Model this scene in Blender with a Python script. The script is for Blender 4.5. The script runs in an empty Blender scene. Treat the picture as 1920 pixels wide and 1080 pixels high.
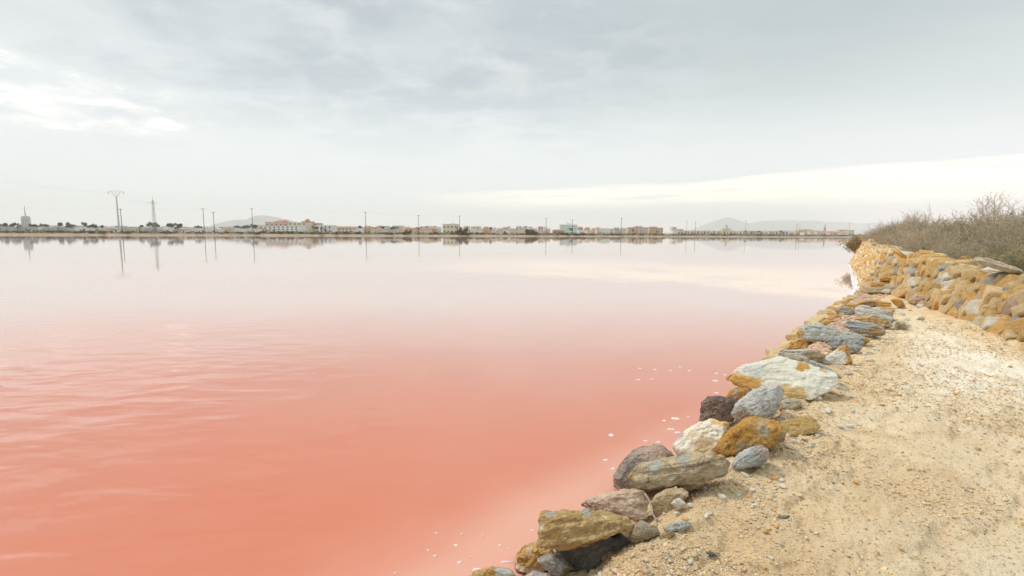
import bpy, bmesh, math, random
import numpy as np
from mathutils import Vector, Matrix
from math import radians as R

sc = bpy.context.scene
COL = sc.collection
random.seed(7)
rng = np.random.default_rng(7)

# ------------------------------------------------------------------ camera
CAMZ = 1.9
F = 900.0                                   # focal length in pixels of the 1920 px wide photograph
PITCH = math.atan(103 / F)
ROLL = R(0.33)
fwd = Vector((0, math.cos(PITCH), -math.sin(PITCH)))
r0 = Vector((1, 0, 0)); u0 = r0.cross(fwd)
rt = r0 * math.cos(ROLL) + u0 * math.sin(ROLL)
up = -r0 * math.sin(ROLL) + u0 * math.cos(ROLL)
cam_d = bpy.data.cameras.new('camera'); cam = bpy.data.objects.new('camera', cam_d); COL.objects.link(cam)
cam.matrix_world = Matrix(((rt.x, up.x, -fwd.x, 0), (rt.y, up.y, -fwd.y, 0), (rt.z, up.z, -fwd.z, CAMZ), (0, 0, 0, 1)))
cam_d.sensor_width = 36; cam_d.lens = F / 1920 * 36
cam_d.clip_start = 0.05; cam_d.clip_end = 60000
sc.camera = cam

# ------------------------------------------------------------------ colour settings
sc.view_settings.view_transform = 'Standard'
try: sc.view_settings.look = 'None'
except Exception: pass
sc.view_settings.exposure = 0.10; sc.view_settings.gamma = 1.0
sc.view_settings.use_curve_mapping = False
sc.cycles.use_denoising = True
sc.cycles.max_bounces = 6
sc.cycles.diffuse_bounces = 3
sc.cycles.glossy_bounces = 3
sc.cycles.volume_bounces = 3
sc.cycles.sample_clamp_indirect = 6

def lin(c):
    return tuple((x / 255 / 12.92) if x / 255 <= .04045 else ((x / 255 + .055) / 1.055) ** 2.4 for x in c)

# ------------------------------------------------------------------ node helpers
class NT:
    def __init__(s, tree): s.t = tree; s.n = tree.nodes; s.l = tree.links
    def node(s, typ, **kw):
        n = s.n.new(typ)
        for k, v in kw.items(): setattr(n, k, v)
        return n
    def put(s, sock, v):
        if v is None: return
        if isinstance(v, bpy.types.NodeSocket): s.l.new(v, sock)
        else:
            try: sock.default_value = v
            except Exception: sock.default_value = tuple(v) + (1,)
    def m(s, op, a, b=None, c=None, clamp=False):
        n = s.node('ShaderNodeMath', operation=op, use_clamp=clamp)
        s.put(n.inputs[0], a); s.put(n.inputs[1], b)
        if c is not None: s.put(n.inputs[2], c)
        return n.outputs[0]
    def vm(s, op, a, b=None):
        n = s.node('ShaderNodeVectorMath', operation=op)
        s.put(n.inputs[0], a)
        if b is not None:
            if op == 'SCALE': s.put(n.inputs['Scale'], b)
            else: s.put(n.inputs[1], b)
        return n.outputs['Value'] if op in ('DOT_PRODUCT', 'LENGTH', 'DISTANCE') else n.outputs[0]
    def ss(s, v, lo, hi, a=0.0, b=1.0):
        n = s.node('ShaderNodeMapRange', interpolation_type='SMOOTHSTEP')
        s.put(n.inputs['Value'], v)
        n.inputs['From Min'].default_value = lo; n.inputs['From Max'].default_value = hi
        n.inputs['To Min'].default_value = a; n.inputs['To Max'].default_value = b
        return n.outputs[0]
    def mix(s, f, a, b, blend='MIX'):
        n = s.node('ShaderNodeMix', data_type='RGBA', blend_type=blend)
        s.put(n.inputs['Factor'], f)
        for i, v in ((6, a), (7, b)):
            if isinstance(v, bpy.types.NodeSocket): s.l.new(v, n.inputs[i])
            else: n.inputs[i].default_value = tuple(v)[:3] + (1,)
        return n.outputs[2]
    def noise(s, vec, scale, detail=4, rough=.55, dist=0, col=False):
        n = s.node('ShaderNodeTexNoise')
        s.put(n.inputs['Vector'], vec)
        n.inputs['Scale'].default_value = scale; n.inputs['Detail'].default_value = detail
        n.inputs['Roughness'].default_value = rough; n.inputs['Distortion'].default_value = dist
        return n.outputs['Color'] if col else n.outputs['Fac']
    def voro(s, vec, scale, feature='F1', out='Distance', rand=1):
        n = s.node('ShaderNodeTexVoronoi', feature=feature)
        s.put(n.inputs['Vector'], vec); n.inputs['Scale'].default_value = scale; n.inputs['Randomness'].default_value = rand
        return n.outputs[out]
    def comb(s, x, y, z):
        n = s.node('ShaderNodeCombineXYZ')
        s.put(n.inputs[0], x); s.put(n.inputs[1], y); s.put(n.inputs[2], z)
        return n.outputs[0]
    def bump(s, h, strength, dist, normal=None):
        n = s.node('ShaderNodeBump')
        s.put(n.inputs['Height'], h); s.put(n.inputs['Strength'], strength); n.inputs['Distance'].default_value = dist
        if normal is not None: s.put(n.inputs['Normal'], normal)
        return n.outputs[0]

# ------------------------------------------------------------------ world: overcast sky (Nishita under a cloud deck)
SUN_EL, SUN_AZ = R(54), R(-66)             # azimuth measured from +Y towards +X
world = bpy.data.worlds.new('World'); sc.world = world; world.use_nodes = True
w = NT(world.node_tree); w.n.clear()
wo = w.node('ShaderNodeOutputWorld'); bg = w.node('ShaderNodeBackground')
w.l.new(bg.outputs[0], wo.inputs['Surface'])
STR = 0.12
bg.inputs['Strength'].default_value = STR
sky = w.node('ShaderNodeTexSky', sky_type='NISHITA')
sky.sun_disc = False; sky.sun_elevation = SUN_EL; sky.sun_rotation = SUN_AZ
tc = w.node('ShaderNodeTexCoord'); D = w.vm('NORMALIZE', tc.outputs['Generated'])
sp = w.node('ShaderNodeSeparateXYZ'); w.l.new(D, sp.inputs[0])
dx, dy, dz = sp.outputs
zc = w.m('MAXIMUM', dz, 0.0)
el = w.m('MULTIPLY', w.m('ARCSINE', zc), 180 / math.pi)
az = w.m('MULTIPLY', w.m('ARCTAN2', dx, dy), 180 / math.pi)
inv = w.m('DIVIDE', 1.0, w.m('ADD', zc, 0.10))
P = w.comb(w.m('MULTIPLY', dx, inv), w.m('MULTIPLY', dy, inv), 0.0)
def rotstretch(v, ang, sx, sy, off=(0, 0, 0)):
    mp = w.node('ShaderNodeMapping'); w.put(mp.inputs[0], v)
    mp.inputs['Rotation'].default_value = (0, 0, ang); mp.inputs['Scale'].default_value = (sx, sy, 1); mp.inputs['Location'].default_value = off
    return mp.outputs[0]
n1 = w.noise(rotstretch(P, R(12), .55, .75, (3.1, 1.7, 0)), 1.0, 6, .5, .1)
n2 = w.noise(rotstretch(P, R(-8), 1.0, 1.25, (9.1, 4.4, 0)), 1.5, 8, .58, .15)
n3 = w.noise(rotstretch(w.comb(az, el, 0.0), R(8), .15, .42, (4.6, 2.9, 0)), 1.3, 9, .64, .25)
big = w.ss(w.m('ADD', w.m('MULTIPLY', n1, .6), w.m('MULTIPLY', n2, .4)), .38, .62)
c = w.mix(big, lin((184, 197, 204)), lin((217, 225, 229)))
c = w.mix(w.ss(n2, .42, .66, 0, .55), c, lin((238, 242, 242)))
c = w.mix(w.ss(el, 13, 24, 0, .5), c, lin((194, 206, 210)))
n4 = w.noise(rotstretch(w.comb(az, el, 0.0), R(6), .07, .17, (7.7, 1.2, 0)), 1.6, 8, .6, .35)
c = w.mix(w.ss(n4, .46, .68, 0, .45), c, lin((240, 243, 241)))
# calmer, slightly darker deck towards the right
right = w.ss(az, -5, 35)
cr = w.mix(w.ss(w.noise(rotstretch(P, R(-14), .25, .8, (5, 2, 0)), 1.0, 5, .5, .2), .3, .7), lin((183, 197, 199)), lin((203, 213, 214)))
c = w.mix(w.m('MULTIPLY', right, .85), c, cr)
# paler air low over the horizon
c = w.mix(w.ss(el, 4.0, 20.0, 1, 0), c, (.90, .945, .94))
c = w.mix(w.ss(el, 0.0, 5.0, 1, 0), c, (1.02, 1.05, 1.03))
c = w.mix(w.m('MULTIPLY', w.ss(el, 1.5, 6.0, 1, 0), w.ss(az, -20, 20)), c, (1.02, .98, .92))
# broken bright patch where the sun is behind the clouds, left
wob = w.m('MULTIPLY', w.m('SUBTRACT', n2, .5), 14.0)
pm = w.m('MULTIPLY', w.ss(w.m('ADD', az, wob), -46, -27, 1, 0), w.m('MULTIPLY', w.ss(el, 7.8, 10.0), w.ss(w.m('ADD', el, w.m('MULTIPLY', az, .16)), 4.2, 8.5, 1, 0)))
pm = w.m('MULTIPLY', pm, w.ss(az, -120, -80))
c = w.mix(w.m('MULTIPLY', pm, w.ss(n3, .36, .66, 0, .9)), c, (1.30, 1.27, 1.16))
c = w.mix(w.m('MULTIPLY', pm, w.ss(n3, .54, .72, 0, 1)), c, (3.0, 2.85, 2.4))
# cream clearing along the horizon, centre to right
wb = w.noise(rotstretch(w.comb(az, el, 0.0), 0, .045, .5), 1.0, 5, .55, .3)
top = w.m('ADD', w.m('MULTIPLY', w.m('ADD', az, 12.5), .037), 4.75)
dtop = w.m('SUBTRACT', w.m('ADD', top, w.m('MULTIPLY', w.m('SUBTRACT', wb, .5), 2.0)), el)
band = w.m('MULTIPLY', w.ss(dtop, 0.0, .7), w.ss(w.m('ADD', el, w.m('MULTIPLY', w.m('SUBTRACT', wb, .5), 2.5)), 2.4, 4.0))
band = w.m('MULTIPLY', band, w.m('MULTIPLY', w.ss(az, -16, 6), w.ss(az, 90, 130, 1, 0)))
streak = w.ss(w.noise(rotstretch(w.comb(az, el, 0.0), R(3), .09, 1.3, (3, 3, 0)), 1.0, 6, .6, .3), .32, .56, .2, 1)
c = w.mix(w.m('MULTIPLY', band, streak), c, (1.5, 1.37, 1.12))
# the deck above the frame: thin overcast grows brighter towards the zenith
gain = w.ss(el, 25, 72, 1.0, 2.2)
c = w.vm('SCALE', c, w.m('MULTIPLY', w.m('MULTIPLY', gain, w.ss(el, 7, 22, 1.0, .93)), 1.0 / STR))
# below the horizon
c = w.mix(.94, sky.outputs[0], c)
w.l.new(c, bg.inputs['Color'])

sun_d = bpy.data.lights.new('sun', 'SUN'); sun = bpy.data.objects.new('sun', sun_d); COL.objects.link(sun)
sun_d.energy = 2.0; sun_d.angle = R(10); sun_d.color = (1.0, .93, .83)
sd = Vector((math.sin(SUN_AZ) * math.cos(SUN_EL), math.cos(SUN_AZ) * math.cos(SUN_EL), math.sin(SUN_EL)))
sun.rotation_euler = sd.to_track_quat('Z', 'Y').to_euler()

# ------------------------------------------------------------------ geometry helpers
def ray(px, py):
    return rt * ((px - 960) / F) + up * ((540 - py) / F) + fwd
def hitz(px, py, z):
    d = ray(px, py); k = (z - CAMZ) / d.z
    return Vector((d.x * k, d.y * k, z))
def hity(px, py, Y):
    d = ray(px, py); k = Y / d.y
    return Vector((d.x * k, Y, CAMZ + d.z * k))

def _h(ix, iy, iz, seed):
    n = (ix * 374761393 + iy * 668265263 + iz * 2147483647 + seed * 974634777) & 0xFFFFFFFF
    n = ((n ^ (n >> 13)) * 1274126177) & 0xFFFFFFFF
    n = (n ^ (n >> 16)) & 0xFFFFFFFF
    return n.astype(np.float64) / 4294967295.0
def vnoise(p, seed=0):
    p = np.asarray(p, float); i = np.floor(p).astype(np.int64); f = p - i; f = f * f * (3 - 2 * f)
    o = 0
    for a in (0, 1):
        for b in (0, 1):
            for c_ in (0, 1):
                wgt = (f[:, 0] if a else 1 - f[:, 0]) * (f[:, 1] if b else 1 - f[:, 1]) * (f[:, 2] if c_ else 1 - f[:, 2])
                o = o + wgt * _h(i[:, 0] + a, i[:, 1] + b, i[:, 2] + c_, seed)
    return o * 2 - 1
def fbm(p, oct=4, seed=0, gain=.5):
    a, s, o = 1.0, 0.0, 0
    p = np.asarray(p, float)
    for k in range(oct):
        o = o + a * vnoise(p * 2 ** k + 13.7 * k, seed + k); s += a; a *= gain
    return o / s

def mesh_np(name, verts, faces, smooth=False, mats=(), midx=None):
    """verts (n,3) array, faces list of tuples or (m,k) array"""
    me = bpy.data.meshes.new(name)
    verts = np.asarray(verts, np.float32)
    if isinstance(faces, np.ndarray):
        k = faces.shape[1]; m = faces.shape[0]
        me.vertices.add(len(verts)); me.vertices.foreach_set('co', verts.ravel())
        me.loops.add(m * k); me.loops.foreach_set('vertex_index', faces.astype(np.int32).ravel())
        me.polygons.add(m); me.polygons.foreach_set('loop_start', np.arange(0, m * k, k, dtype=np.int32))
        me.update(calc_edges=True); me.validate()
    else:
        me.from_pydata([tuple(map(float, v)) for v in verts], [], faces); me.update()
    for mt in mats: me.materials.append(mt)
    if midx is not None: me.polygons.foreach_set('material_index', np.asarray(midx, np.int32))
    if smooth: me.polygons.foreach_set('use_smooth', np.ones(len(me.polygons), bool))
    return me

def link(name, me, loc=(0, 0, 0), parent=None, rot=None, scale=None, **props):
    o = bpy.data.objects.new(name, me); COL.objects.link(o)
    o.location = loc
    if rot is not None: o.rotation_euler = rot
    if scale is not None: o.scale = scale if hasattr(scale, '__len__') else (scale,) * 3
    if parent is not None: o.parent = parent
    for k, v in props.items():
        if v is not None: o[k] = v
    return o

class MB:
    """collects boxes, prisms and tubes into one mesh"""
    def __init__(s): s.v = []; s.f = []
    def add(s, v, f):
        b = len(s.v); s.v += [tuple(x) for x in v]; s.f += [tuple(i + b for i in q) for q in f]; return s
    def box(s, x0, x1, y0, y1, z0, z1):
        return s.add([(x0, y0, z0), (x1, y0, z0), (x1, y1, z0), (x0, y1, z0), (x0, y0, z1), (x1, y0, z1), (x1, y1, z1), (x0, y1, z1)],
                     [(0, 3, 2, 1), (4, 5, 6, 7), (0, 1, 5, 4), (1, 2, 6, 5), (2, 3, 7, 6), (3, 0, 4, 7)])
    def tube(s, pts, rad, n=5, cap=True):
        pts = [Vector(p) for p in pts]
        rad = rad if hasattr(rad, '__len__') else [rad] * len(pts)
        rings = []
        for i, p in enumerate(pts):
            t = (pts[min(i + 1, len(pts) - 1)] - pts[max(i - 1, 0)]).normalized()
            a = t.orthogonal().normalized() if abs(t.z) > .9 else Vector((0, 0, 1)).cross(t).normalized()
            if abs(t.z) > .9: a = Vector((1, 0, 0)) - t * t.x; a.normalize()
            b = t.cross(a)
            rings.append([p + (a * math.cos(2 * math.pi * k / n) + b * math.sin(2 * math.pi * k / n)) * rad[i] for k in range(n)])
        v = [q for r_ in rings for q in r_]; f = []
        for i in range(len(pts) - 1):
            for k in range(n):
                f.append((i * n + k, i * n + (k + 1) % n, (i + 1) * n + (k + 1) % n, (i + 1) * n + k))
        if cap: f.append(tuple(range(n))[::-1]); f.append(tuple((len(pts) - 1) * n + k for k in range(n)))
        return s.add(v, f)
    def lathe(s, prof, n=12, c=(0, 0)):
        v = [(c[0] + r_ * math.cos(2 * math.pi * k / n), c[1] + r_ * math.sin(2 * math.pi * k / n), z) for r_, z in prof for k in range(n)]
        f = [(i * n + k, i * n + (k + 1) % n, (i + 1) * n + (k + 1) % n, (i + 1) * n + k) for i in range(len(prof) - 1) for k in range(n)]
        f.append(tuple((len(prof) - 1) * n + k for k in range(n)))
        return s.add(v, f)
    def mesh(s, name, mat, smooth=False):
        return mesh_np(name, s.v, s.f, smooth, [mat] if mat else [])
    def obj(s, name, mat, parent=None, loc=(0, 0, 0), smooth=False, **kw):
        return link(name, s.mesh(name, mat, smooth), loc, parent, **kw)

# ------------------------------------------------------------------ materials
def new_mat(name, rough=.85, spec=.3):
    m = bpy.data.materials.new(name); m.use_nodes = True
    t = NT(m.node_tree); bs = t.n['Principled BSDF']
    bs.inputs['Roughness'].default_value = rough
    bs.inputs['Specular IOR Level'].default_value = spec
    return m, t, bs

def simple(name, col, rough=.85, var=.25, scale=3.0, spec=.2):
    m, t, bs = new_mat(name, rough, spec)
    tc = t.node('ShaderNodeTexCoord'); n = t.noise(tc.outputs['Object'], scale, 5, .6)
    dark = tuple(x * (1 - var) for x in col); lite = tuple(min(1, x * (1 + var)) for x in col)
    t.l.new(t.mix(t.ss(n, .3, .7), dark, lite), bs.inputs['Base Color'])
    return m

def rock_mat(name, cols, n=(0, 0, 1), along=(1, 0, 0), strata=1.0, grain=.4, patches=(), dust=.35, pits=.4, dustcol=(.50, .38, .24), scale=1.0, rand=.12):
    """layered stone: three mineral colours, bedding lines across direction n, patches = ((centre, radius, colour), ...)"""
    m, t, bs = new_mat(name, .88, .25)
    tc = t.node('ShaderNodeTexCoord'); O = tc.outputs['Object']
    n = Vector(n).normalized(); a = Vector(along); a = (a - n * a.dot(n)).normalized(); b = n.cross(a)
    S = t.comb(t.vm('DOT_PRODUCT', O, tuple(a)), t.vm('DOT_PRODUCT', O, tuple(b)), t.m('MULTIPLY', t.vm('DOT_PRODUCT', O, tuple(n)), 1 + 4.5 * strata))
    oi = t.node('ShaderNodeObjectInfo')
    off = t.vm('SCALE', t.comb(oi.outputs['Random'], t.m('MULTIPLY', oi.outputs['Random'], 7.3), 0.0), 11.0)
    S2 = t.vm('ADD', S, off); O2 = t.vm('ADD', O, off)
    n_big = t.noise(O2, 5 * scale, 5, .6, .4)
    n_str = t.noise(S2, 9 * scale, 6, .62, .2)
    n_fine = t.noise(O2, 70 * scale, 5, .7)
    n_mid = t.noise(S2, 28 * scale, 5, .65)
    c = t.mix(t.ss(n_big, .38, .62), cols[0], cols[1])
    c = t.mix(t.ss(n_str, .50, .66), c, cols[2])
    c = t.mix(t.ss(n_mid, .56, .75, 0, .6), c, tuple(x * .5 for x in cols[2]))
    lam = t.noise(S2, 17 * scale, 3, .5); c = t.mix(t.ss(t.m('ABSOLUTE', t.m('SUBTRACT', lam, .5)), .0, .018, .55 * min(1, strata + .2), 0), c, tuple(x * .35 for x in cols[2]))
    wob = t.m('ADD', t.m('MULTIPLY', t.m('SUBTRACT', t.noise(O, 9 * scale, 6, .7), .5), 1.9), t.m('MULTIPLY', t.m('SUBTRACT', n_mid, .5), .9))
    for pc, rad, colr in patches:
        d = t.m('DIVIDE', t.vm('DISTANCE', O, tuple(pc)), rad)
        c = t.mix(t.ss(t.m('ADD', d, wob), .70, 1.08, .95, 0), c, t.mix(t.ss(n_mid, .35, .65), tuple(x * .82 for x in colr), colr))
    # grain and salt / lichen specks
    c = t.mix(t.ss(n_fine, .5, .72, 0, grain), c, tuple(x * .4 for x in cols[2]))
    c = t.mix(t.ss(n_fine, .5, .28, 0, grain * .8), c, tuple(min(1, x * 1.5 + .05) for x in cols[1]))
    geo = t.node('ShaderNodeNewGeometry'); sz = t.node('ShaderNodeSeparateXYZ'); t.l.new(geo.outputs['Normal'], sz.inputs[0])
    dm = t.m('MULTIPLY', t.ss(sz.outputs[2], .45, .95), t.ss(t.noise(O2, 13, 5, .65), .42, .62, 0, dust))
    c = t.mix(dm, c, dustcol)
    hsv = t.node('ShaderNodeHueSaturation'); t.l.new(c, hsv.inputs['Color'])
    t.put(hsv.inputs['Value'], t.m('ADD', 1 - rand, t.m('MULTIPLY', oi.outputs['Random'], 2 * rand)))
    t.l.new(hsv.outputs[0], bs.inputs['Base Color'])
    # tide line: dark wet foot and a rim of dried salt just above the brine
    pz = t.node('ShaderNodeSeparateXYZ'); t.l.new(geo.outputs['Position'], pz.inputs[0])
    zz = t.m('ADD', pz.outputs[2], t.m('MULTIPLY', t.m('SUBTRACT', n_big, .5), .12))
    c = t.mix(t.ss(zz, .005, .02, .7, 0), c, (.10, .055, .035))
    c = t.mix(t.m('MULTIPLY', t.ss(zz, .015, .03), t.m('MULTIPLY', t.ss(zz, .075, .04), t.ss(n_fine, .40, .55, .15, .9))), c, (.78, .70, .64))
    hsv.inputs['Color'].is_linked and [t.l.remove(l_) for l_ in list(hsv.inputs['Color'].links)]
    t.l.new(c, hsv.inputs['Color'])
    h = t.m('ADD', t.m('MULTIPLY', n_mid, .8), t.m('MULTIPLY', n_str, .5))
    nb = t.bump(h, .8, .028)
    nb = t.bump(t.m('ADD', n_fine, t.m('MULTIPLY', t.voro(O2, 55 * scale), pits)), .7, .008, nb)
    t.l.new(nb, bs.inputs['Normal'])
    return m

PAL = {
 'ochre': ((.52, .27, .06), (.62, .38, .13), (.34, .16, .04)),
 'ochrepale': ((.60, .40, .18), (.68, .52, .30), (.45, .26, .08)),
 'brown': ((.42, .265, .10), (.52, .36, .17), (.25, .16, .08)),
 'olive': ((.37, .275, .16), (.46, .36, .225), (.25, .20, .14)),
 'grey': ((.36, .35, .32), (.50, .47, .40), (.22, .22, .21)),
 'blue': ((.41, .41, .385), (.56, .54, .475), (.27, .27, .26)),
 'darkgrey': ((.20, .195, .17), (.28, .25, .19), (.12, .12, .115)),
 'white': ((.80, .76, .65), (.74, .69, .57), (.62, .55, .42)),
 'quartz': ((.78, .73, .64), (.72, .60, .44), (.60, .46, .30)),
 'purple': ((.18, .12, .095), (.30, .22, .17), (.09, .065, .06)),
 'speck': ((.24, .20, .175), (.38, .29, .23), (.12, .115, .115)),
 'tan': ((.50, .37, .22), (.58, .45, .29), (.38, .27, .15)),
 'pink': ((.52, .35, .25), (.60, .45, .33), (.38, .24, .17)),
 'lilac': ((.42, .34, .32), (.52, .45, .42), (.28, .22, .22)),
}

# ------------------------------------------------------------------ shoreline and bank
SHORE = [(-14, -13.5), (-2.4, 0), (0, 2.78), (.74, 3.66), (1.9, 4.95), (2.6, 5.75), (5.0, 8.75), (7.6, 11.8), (10.45, 14.7), (21.6, 31), (24.3, 34.9), (27.5, 37.0), (90, 70)]
def shore_s(x, y):
    """signed distance inland (positive on the land side) from the shoreline"""
    x = np.atleast_1d(np.asarray(x, float)); y = np.atleast_1d(np.asarray(y, float))
    best = np.full(x.shape, 1e9); sg = np.ones(x.shape)
    for (x0, y0), (x1, y1) in zip(SHORE[:-1], SHORE[1:]):
        ex, ey = x1 - x0, y1 - y0; L2 = ex * ex + ey * ey
        t = np.clip(((x - x0) * ex + (y - y0) * ey) / L2, 0, 1)
        ddx, ddy = x - (x0 + t * ex), y - (y0 + t * ey); d = np.hypot(ddx, ddy)
        cr_ = ey * (x - x0) - ex * (y - y0)
        m_ = d < best; best[m_] = d[m_]; sg[m_] = np.sign(cr_[m_])
    return best * sg
def sstep(a, b, v):
    t = np.clip((v - a) / (b - a), 0, 1); return t * t * (3 - 2 * t)
PATHZ = .42
# foot of the dry stone wall, x, y and its height there
WALL = [(5.3, 1.2, PATHZ), (6.25, 4.3, PATHZ), (7.15, 6.8, PATHZ), (8.7, 10.2, PATHZ), (9.95, 12.9, PATHZ), (10.85, 14.7, .15), (12.0, 16.3, 0), (21.8, 30.8, 0), (24.5, 34.5, 0), (27.5, 36.5, 0)]
def wall_s(x, y):
    x = np.atleast_1d(np.asarray(x, float)); y = np.atleast_1d(np.asarray(y, float))
    best = np.full(x.shape, 1e9); sg = np.ones(x.shape)
    pts = [(4.9, -8, 0)] + WALL + [(90, 69, 0)]
    for (x0, y0, _), (x1, y1, _) in zip(pts[:-1], pts[1:]):
        ex, ey = x1 - x0, y1 - y0; L2 = ex * ex + ey * ey
        t = np.clip(((x - x0) * ex + (y - y0) * ey) / L2, 0, 1)
        d = np.hypot(x - (x0 + t * ex), y - (y0 + t * ey))
        cr_ = ey * (x - x0) - ex * (y - y0)
        m_ = d < best; best[m_] = d[m_]; sg[m_] = np.sign(cr_[m_])
    return best * sg
def ground_z(x, y):
    x = np.atleast_1d(np.asarray(x, float)); y = np.atleast_1d(np.asarray(y, float))
    s = shore_s(x, y); ws = wall_s(x, y)
    p = np.stack([x, y, x * 0], 1)
    za = np.interp(s, [-.1, .1, .35, .6, .8, 1.0], [-.4, -.25, -.08, .12, .32, PATHZ]); zb_ = np.interp(s, [-.1, .15, .45, .8], [-.4, -.25, .12, PATHZ])
    kb = sstep(3.8, 5.2, y); z = za * (1 - kb) + zb_ * kb
    inland = sstep(.5, 1.0, s)
    z += inland * (fbm(p * .7, 3, 3) * .045 + fbm(p * 3.1, 3, 9) * .014)
    # trodden hollows and crumbly ridges
    q = p.copy(); a = R(35); q[:, 0], q[:, 1] = p[:, 0] * math.cos(a) + p[:, 1] * math.sin(a), (-p[:, 0] * math.sin(a) + p[:, 1] * math.cos(a)) * 2.4
    rdg = np.abs(fbm(q * 1.7, 3, 21))
    z += inland * (.028 * sstep(.0, .16, rdg) - .012)
    cr_ = fbm(p * 22, 3, 33)
    amp = .35 + .65 * sstep(-.2, .35, fbm(p * 1.1, 2, 77))
    z += sstep(.2, .7, s) * np.abs(cr_) * .032 * amp
    z -= inland * sstep(.52, .60, np.abs(fbm(q * 5.5, 3, 91)) + .25) * .012 * amp
    z += sstep(.2, .7, s) * np.clip(fbm(p * 48, 3, 43), -.2, 1) * .013 * amp
    z += .05 * sstep(-.55, .1, ws) * (ws < .5)        # soil heaped against the wall foot
    return z

# sand of the path
def sand_mat():
    m, t, bs = new_mat('sand', .95, .12)
    geo = t.node('ShaderNodeNewGeometry'); Pn = geo.outputs['Position']
    big = t.noise(Pn, .8, 4, .6, .5); mid = t.noise(Pn, 5.5, 6, .65, .3); fine = t.noise(Pn, 55, 6, .7); grit = t.noise(Pn, 190, 3, .7)
    mpn = t.node('ShaderNodeMapping'); t.put(mpn.inputs[0], Pn); mpn.inputs['Rotation'].default_value = (0, 0, R(-38)); mpn.inputs['Scale'].default_value = (1, .35, 1)
    smear = t.noise(mpn.outputs[0], 2.2, 5, .6, .6)
    sx = t.node('ShaderNodeSeparateXYZ'); t.l.new(Pn, sx.inputs[0])
    c = t.mix(t.ss(big, .38, .62), (.745, .53, .295), (.83, .645, .41))
    c = t.mix(t.ss(mid, .42, .66, 0, .55), c, (.62, .44, .25))
    at = t.node('ShaderNodeAttribute'); at.attribute_name = 'trod'
    c = t.mix(t.m('MULTIPLY', at.outputs['Fac'], t.ss(smear, .38, .58, .5, 1)), c, (.95, .85, .69))
    c = t.mix(t.ss(t.noise(Pn, 3.1, 5, .6, .6), .60, .72, 0, .55), c, (.60, .35, .12))
    at2 = t.node('ShaderNodeAttribute'); at2.attribute_name = 'edge'
    c = t.mix(t.m('MULTIPLY', at2.outputs['Fac'], t.ss(mid, .35, .55, .3, .9)), c, (.66, .45, .33))
    c = t.mix(t.ss(fine, .57, .68, 0, .85), c, (.36, .24, .13))
    c = t.mix(t.ss(fine, .42, .30, 0, .5), c, (.80, .72, .58))
    c = t.mix(t.ss(grit, .58, .72, 0, .8), c, (.30, .20, .11))
    fl = t.node('ShaderNodeMapping'); t.put(fl.inputs[0], Pn); fl.inputs['Rotation'].default_value = (0, 0, R(-20)); fl.inputs['Scale'].default_value = (.45, 1, 1)
    c = t.mix(t.m('MULTIPLY', t.ss(t.noise(fl.outputs[0], 30, 5, .7), .60, .68), t.ss(mid, .4, .6, .25, .9)), c, (.30, .20, .11))
    v = t.voro(Pn, 48, out='Color'); vd = t.voro(Pn, 48)
    sv = t.node('ShaderNodeSeparateColor'); t.l.new(v, sv.inputs[0])
    c = t.mix(t.m('MULTIPLY', t.ss(sv.outputs[0], .94, .95), t.ss(vd, .32, .22)), c, (.66, .62, .55))
    c = t.mix(t.m('MULTIPLY', t.ss(sv.outputs[1], .95, .96), t.ss(vd, .32, .22)), c, (.22, .20, .19))
    c = t.mix(t.m('MULTIPLY', t.ss(sv.outputs[2], .975, .98), t.ss(vd, .36, .26)), c, (.62, .31, .10))
    t.l.new(c, bs.inputs['Base Color'])
    h = t.m('ADD', t.m('MULTIPLY', fine, 1.0), t.m('MULTIPLY', grit, .4))
    nb = t.bump(mid, .6, .035); nb = t.bump(h, 1.0, .016, nb)
    t.l.new(nb, bs.inputs['Normal'])
    return m
M_sand = sand_mat()

def near_ground():
    nr, na = 470, 520
    r_ = 1.05 * (20.0 / 1.05) ** (np.arange(nr) / (nr - 1)); a = np.radians(np.linspace(-24, 64, na))
    rr, aa = np.meshgrid(r_, a, indexing='ij')
    x = (rr * np.sin(aa)).ravel(); y = (rr * np.cos(aa)).ravel()
    z = ground_z(x, y)
    idx = np.arange(nr * na).reshape(nr, na)
    f = np.stack([idx[:-1, :-1], idx[:-1, 1:], idx[1:, 1:], idx[1:, :-1]], -1).reshape(-1, 4)[:, ::-1]
    s = shore_s(x, y); ws = wall_s(x, y)
    keep = (s[f] > -.15).any(1) & (ws[f] < .8).any(1)
    me = mesh_np('path', np.stack([x, y, z], 1), f[keep], True, [M_sand])
    at = me.attributes.new('trod', 'FLOAT', 'POINT')
    n_ = len(me.vertices)
    trod = sstep(1.1, 2.3, s + .5 * fbm(np.stack([x, y, x * 0], 1) * .8, 3, 5)) * sstep(.1, .9, -ws)
    trod *= .35 + .65 * sstep(3.0, 5.0, y)
    at.data.foreach_set('value', trod[:n_].astype(np.float32))
    at = me.attributes.new('edge', 'FLOAT', 'POINT')
    e = sstep(1.3, .7, s) * sstep(4.2, 6.5, y)
    at.data.foreach_set('value', e[:n_].astype(np.float32))
    link('path', me, kind='structure')
near_ground()

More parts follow.
